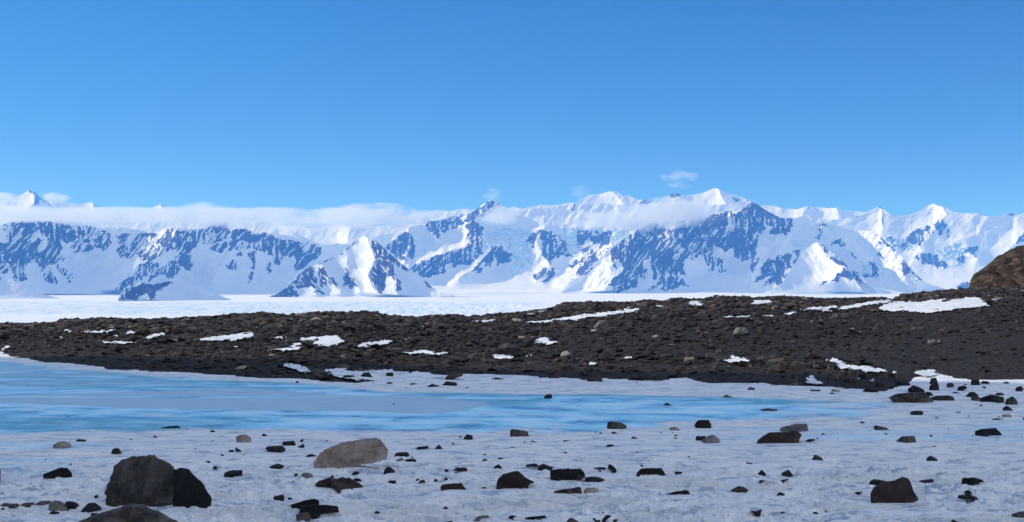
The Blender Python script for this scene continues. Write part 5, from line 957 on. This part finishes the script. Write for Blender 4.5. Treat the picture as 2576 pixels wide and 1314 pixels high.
def grit():
    r = np.random.default_rng(5); n = 900
    Yp = 1075 + 270 * r.uniform(0, 1, n) ** .8; X = r.uniform(-60, 2640, n)
    k = fbm(X / 160, Yp / 22, 170, 3); m = k > .53; X, Yp = X[m], Yp[m]
    V, Fa = [], []
    for i in range(len(X)):
        gz = ground_z(X[i], Yp[i]); d = (CAMH - gz) * F / (Yp[i] - HZ); s = r.uniform(.004, .016) * (1 + 1.2 * (r.uniform() < .08))
        v = PROTO[r.integers(0, len(PROTO))] * [s * r.uniform(1, 2), s * 1.3, s * r.uniform(.4, .9)]
        Fa.append(PF + 12 * i); V.append(v + [(X[i] - 1288) / F * d, d, gz + s * .2])
    o = mesh_obj('grit', np.vstack(V), np.vstack(Fa), STONE['black'], smooth=False); o['kind'] = 'stuff'
grit()
scatter()
ORD = ['nearest', 'second nearest', 'third nearest', 'fourth nearest', 'fifth nearest', 'sixth nearest', 'seventh nearest', 'eighth nearest', 'ninth nearest', 'tenth nearest', 'eleventh nearest', 'twelfth nearest']
def labels():
    g = {}
    for o, a, rel, lm, dist, place in PEND: g.setdefault((a, rel, lm), []).append((dist, o, place))
    for (a, rel, lm), L in g.items():
        L.sort(key=lambda t: t[0])
        for k, (_, o, place) in enumerate(L):
            pre = '' if len(L) == 1 else ORD[min(k, 11)] + ' '
            t = f'{pre}{a} {place} {rel} {lm}'
            o['label'] = t if len(t.split()) <= 16 else f'{pre}{a} {rel} {lm}'
labels()
# ------------------------------------------------------------------ haze and clouds
def box(name, lo, hi, mat):
    V = [(x, y, z) for z in (lo[2], hi[2]) for y in (lo[1], hi[1]) for x in (lo[0], hi[0])]
    Q = [(0, 2, 3, 1), (4, 5, 7, 6), (0, 1, 5, 4), (2, 6, 7, 3), (0, 4, 6, 2), (1, 3, 7, 5)]
    return mesh_obj(name, V, Q, mat, smooth=False)
def haze():
    m = bpy.data.materials.new('thin_blue_air'); m.use_nodes = True; t = m.node_tree; t.nodes.clear()
    o = t.nodes.new('ShaderNodeOutputMaterial'); v = t.nodes.new('ShaderNodeVolumePrincipled')
    v.inputs['Color'].default_value = (0.085, 0.33, 1.0, 1); v.inputs['Absorption Color'].default_value = (1, 1, 1, 1)
    v.inputs['Density'].default_value = HAZE_D; v.inputs['Anisotropy'].default_value = 0.0
    t.links.new(v.outputs[0], o.inputs['Volume'])
    struct(box('haze', (-16000, -800, -156), (16000, 27000, 1500), m), 'stuff')
HAZE_D = 5.2e-5
haze()
def cloud(X0, X1, Y0, Y1, D, depth, dens, sc, lump=1.0, cut=.45, flat=False, seed=0, tilt=0.0, label=''):
    xa, xb = (X0 - 1288) / F * D, (X1 - 1288) / F * D; za, zb = CAMH + (HZ - Y1) / F * D, CAMH + (HZ - Y0) / F * D
    hx, hy, hz = (xb - xa) / 2, depth / 2, (zb - za) / 2
    b = NB('cloud_vapour'); tc = b.n('ShaderNodeTexCoord')
    mp = b.n('ShaderNodeMapping'); mp.inputs['Scale'].default_value = (1 / hx, 1 / hy, 1 / hz); b.l(tc.outputs['Object'], mp.inputs['Vector'])
    sp = b.n('ShaderNodeSeparateXYZ'); b.l(mp.outputs[0], sp.inputs[0])
    P = b.n('ShaderNodeMapping'); P.inputs['Scale'].default_value = (1, 1, 1.9); P.inputs['Location'].default_value = (seed * 917, seed * 313, 0); b.l(tc.outputs['Object'], P.inputs['Vector'])
    n = b.noise(sc, 5, .6, P.outputs[0])
    pw = 6 if flat else 2
    ax = b.math('POWER', b.math('ABSOLUTE', sp.outputs[0]), 4 if flat else 2); ay = b.math('POWER', b.math('ABSOLUTE', sp.outputs[1]), 2); az = b.math('POWER', b.math('ABSOLUTE', sp.outputs[2]), pw if flat else 2)
    fall = b.math('SUBTRACT', 1.0, b.math('ADD', ax, b.math('ADD', ay, az)))
    f = b.math('ADD', fall, b.math('MULTIPLY', b.math('SUBTRACT', n, .5), 3.2 * lump))
    m = b.rng(f, cut, cut + .55)
    m.node.clamp = True
    inside = b.rng(fall, 0.0, .12)
    v = b.n('ShaderNodeVolumePrincipled'); v.inputs['Color'].default_value = (.88, .92, .98, 1); v.inputs['Anisotropy'].default_value = .25
    b.l(b.math('MULTIPLY', b.math('MULTIPLY', m, inside), dens), v.inputs['Density']); b.l(v.outputs[0], b.out.inputs['Volume'])
    o = box('cloud', (-hx, -hy, -hz), (hx, hy, hz), b.m); o.location = ((xa + xb) / 2, D, (za + zb) / 2)
    o.rotation_euler = (0, tilt, 0); o['kind'] = 'stuff'
cloud(-300, 330, 516, 564, 11700, 1000, .0028, .0034, 1.7, .35, True, 1)
cloud(200, 640, 521, 568, 11750, 900, .0026, .0038, 1.8, .35, True, 14)
cloud(480, 1000, 523, 576, 12000, 900, .0024, .0036, 1.9, .35, True, 15)
cloud(-260, 1000, 519, 562, 15200, 700, .0020, .0020, 1.2, .3, True, 2)
cloud(780, 1100, 508, 582, 13200, 900, .0055, .0036, 1.7, .3, False, 3)
cloud(600, 1000, 535, 592, 13000, 700, .0022, .0034, 1.1, .45, False, 4)
cloud(1190, 1330, 512, 572, 13600, 500, .0050, .0050, 1.2, .35, False, 5)
cloud(1560, 1810, 494, 578, 12300, 900, .0065, .0034, 1.1, .25, False, 6)
cloud(1400, 1720, 524, 590, 13000, 700, .0045, .0034, 1.2, .35, False, 7)
cloud(1645, 1765, 418, 482, 16000, 500, .0028, .0040, 1.4, .55, False, 8)
cloud(1205, 1265, 468, 512, 16000, 400, .0012, .0050, 1.3, .35, False, 9)
cloud(1425, 1495, 460, 505, 16000, 400, .0010, .0050, 1.3, .35, False, 10)
cloud(-50, 65, 482, 515, 21000, 700, .0030, .0030, .9, .3, False, 11)
cloud(95, 180, 482, 515, 21000, 700, .0030, .0035, .9, .3, False, 12)
cloud(440, 575, 506, 534, 18000, 700, .0022, .0035, .9, .3, False, 13)
cloud(-1000, -240, 514, 566, 11900, 1000, .0028, .0034, 1.7, .35, True, 21)
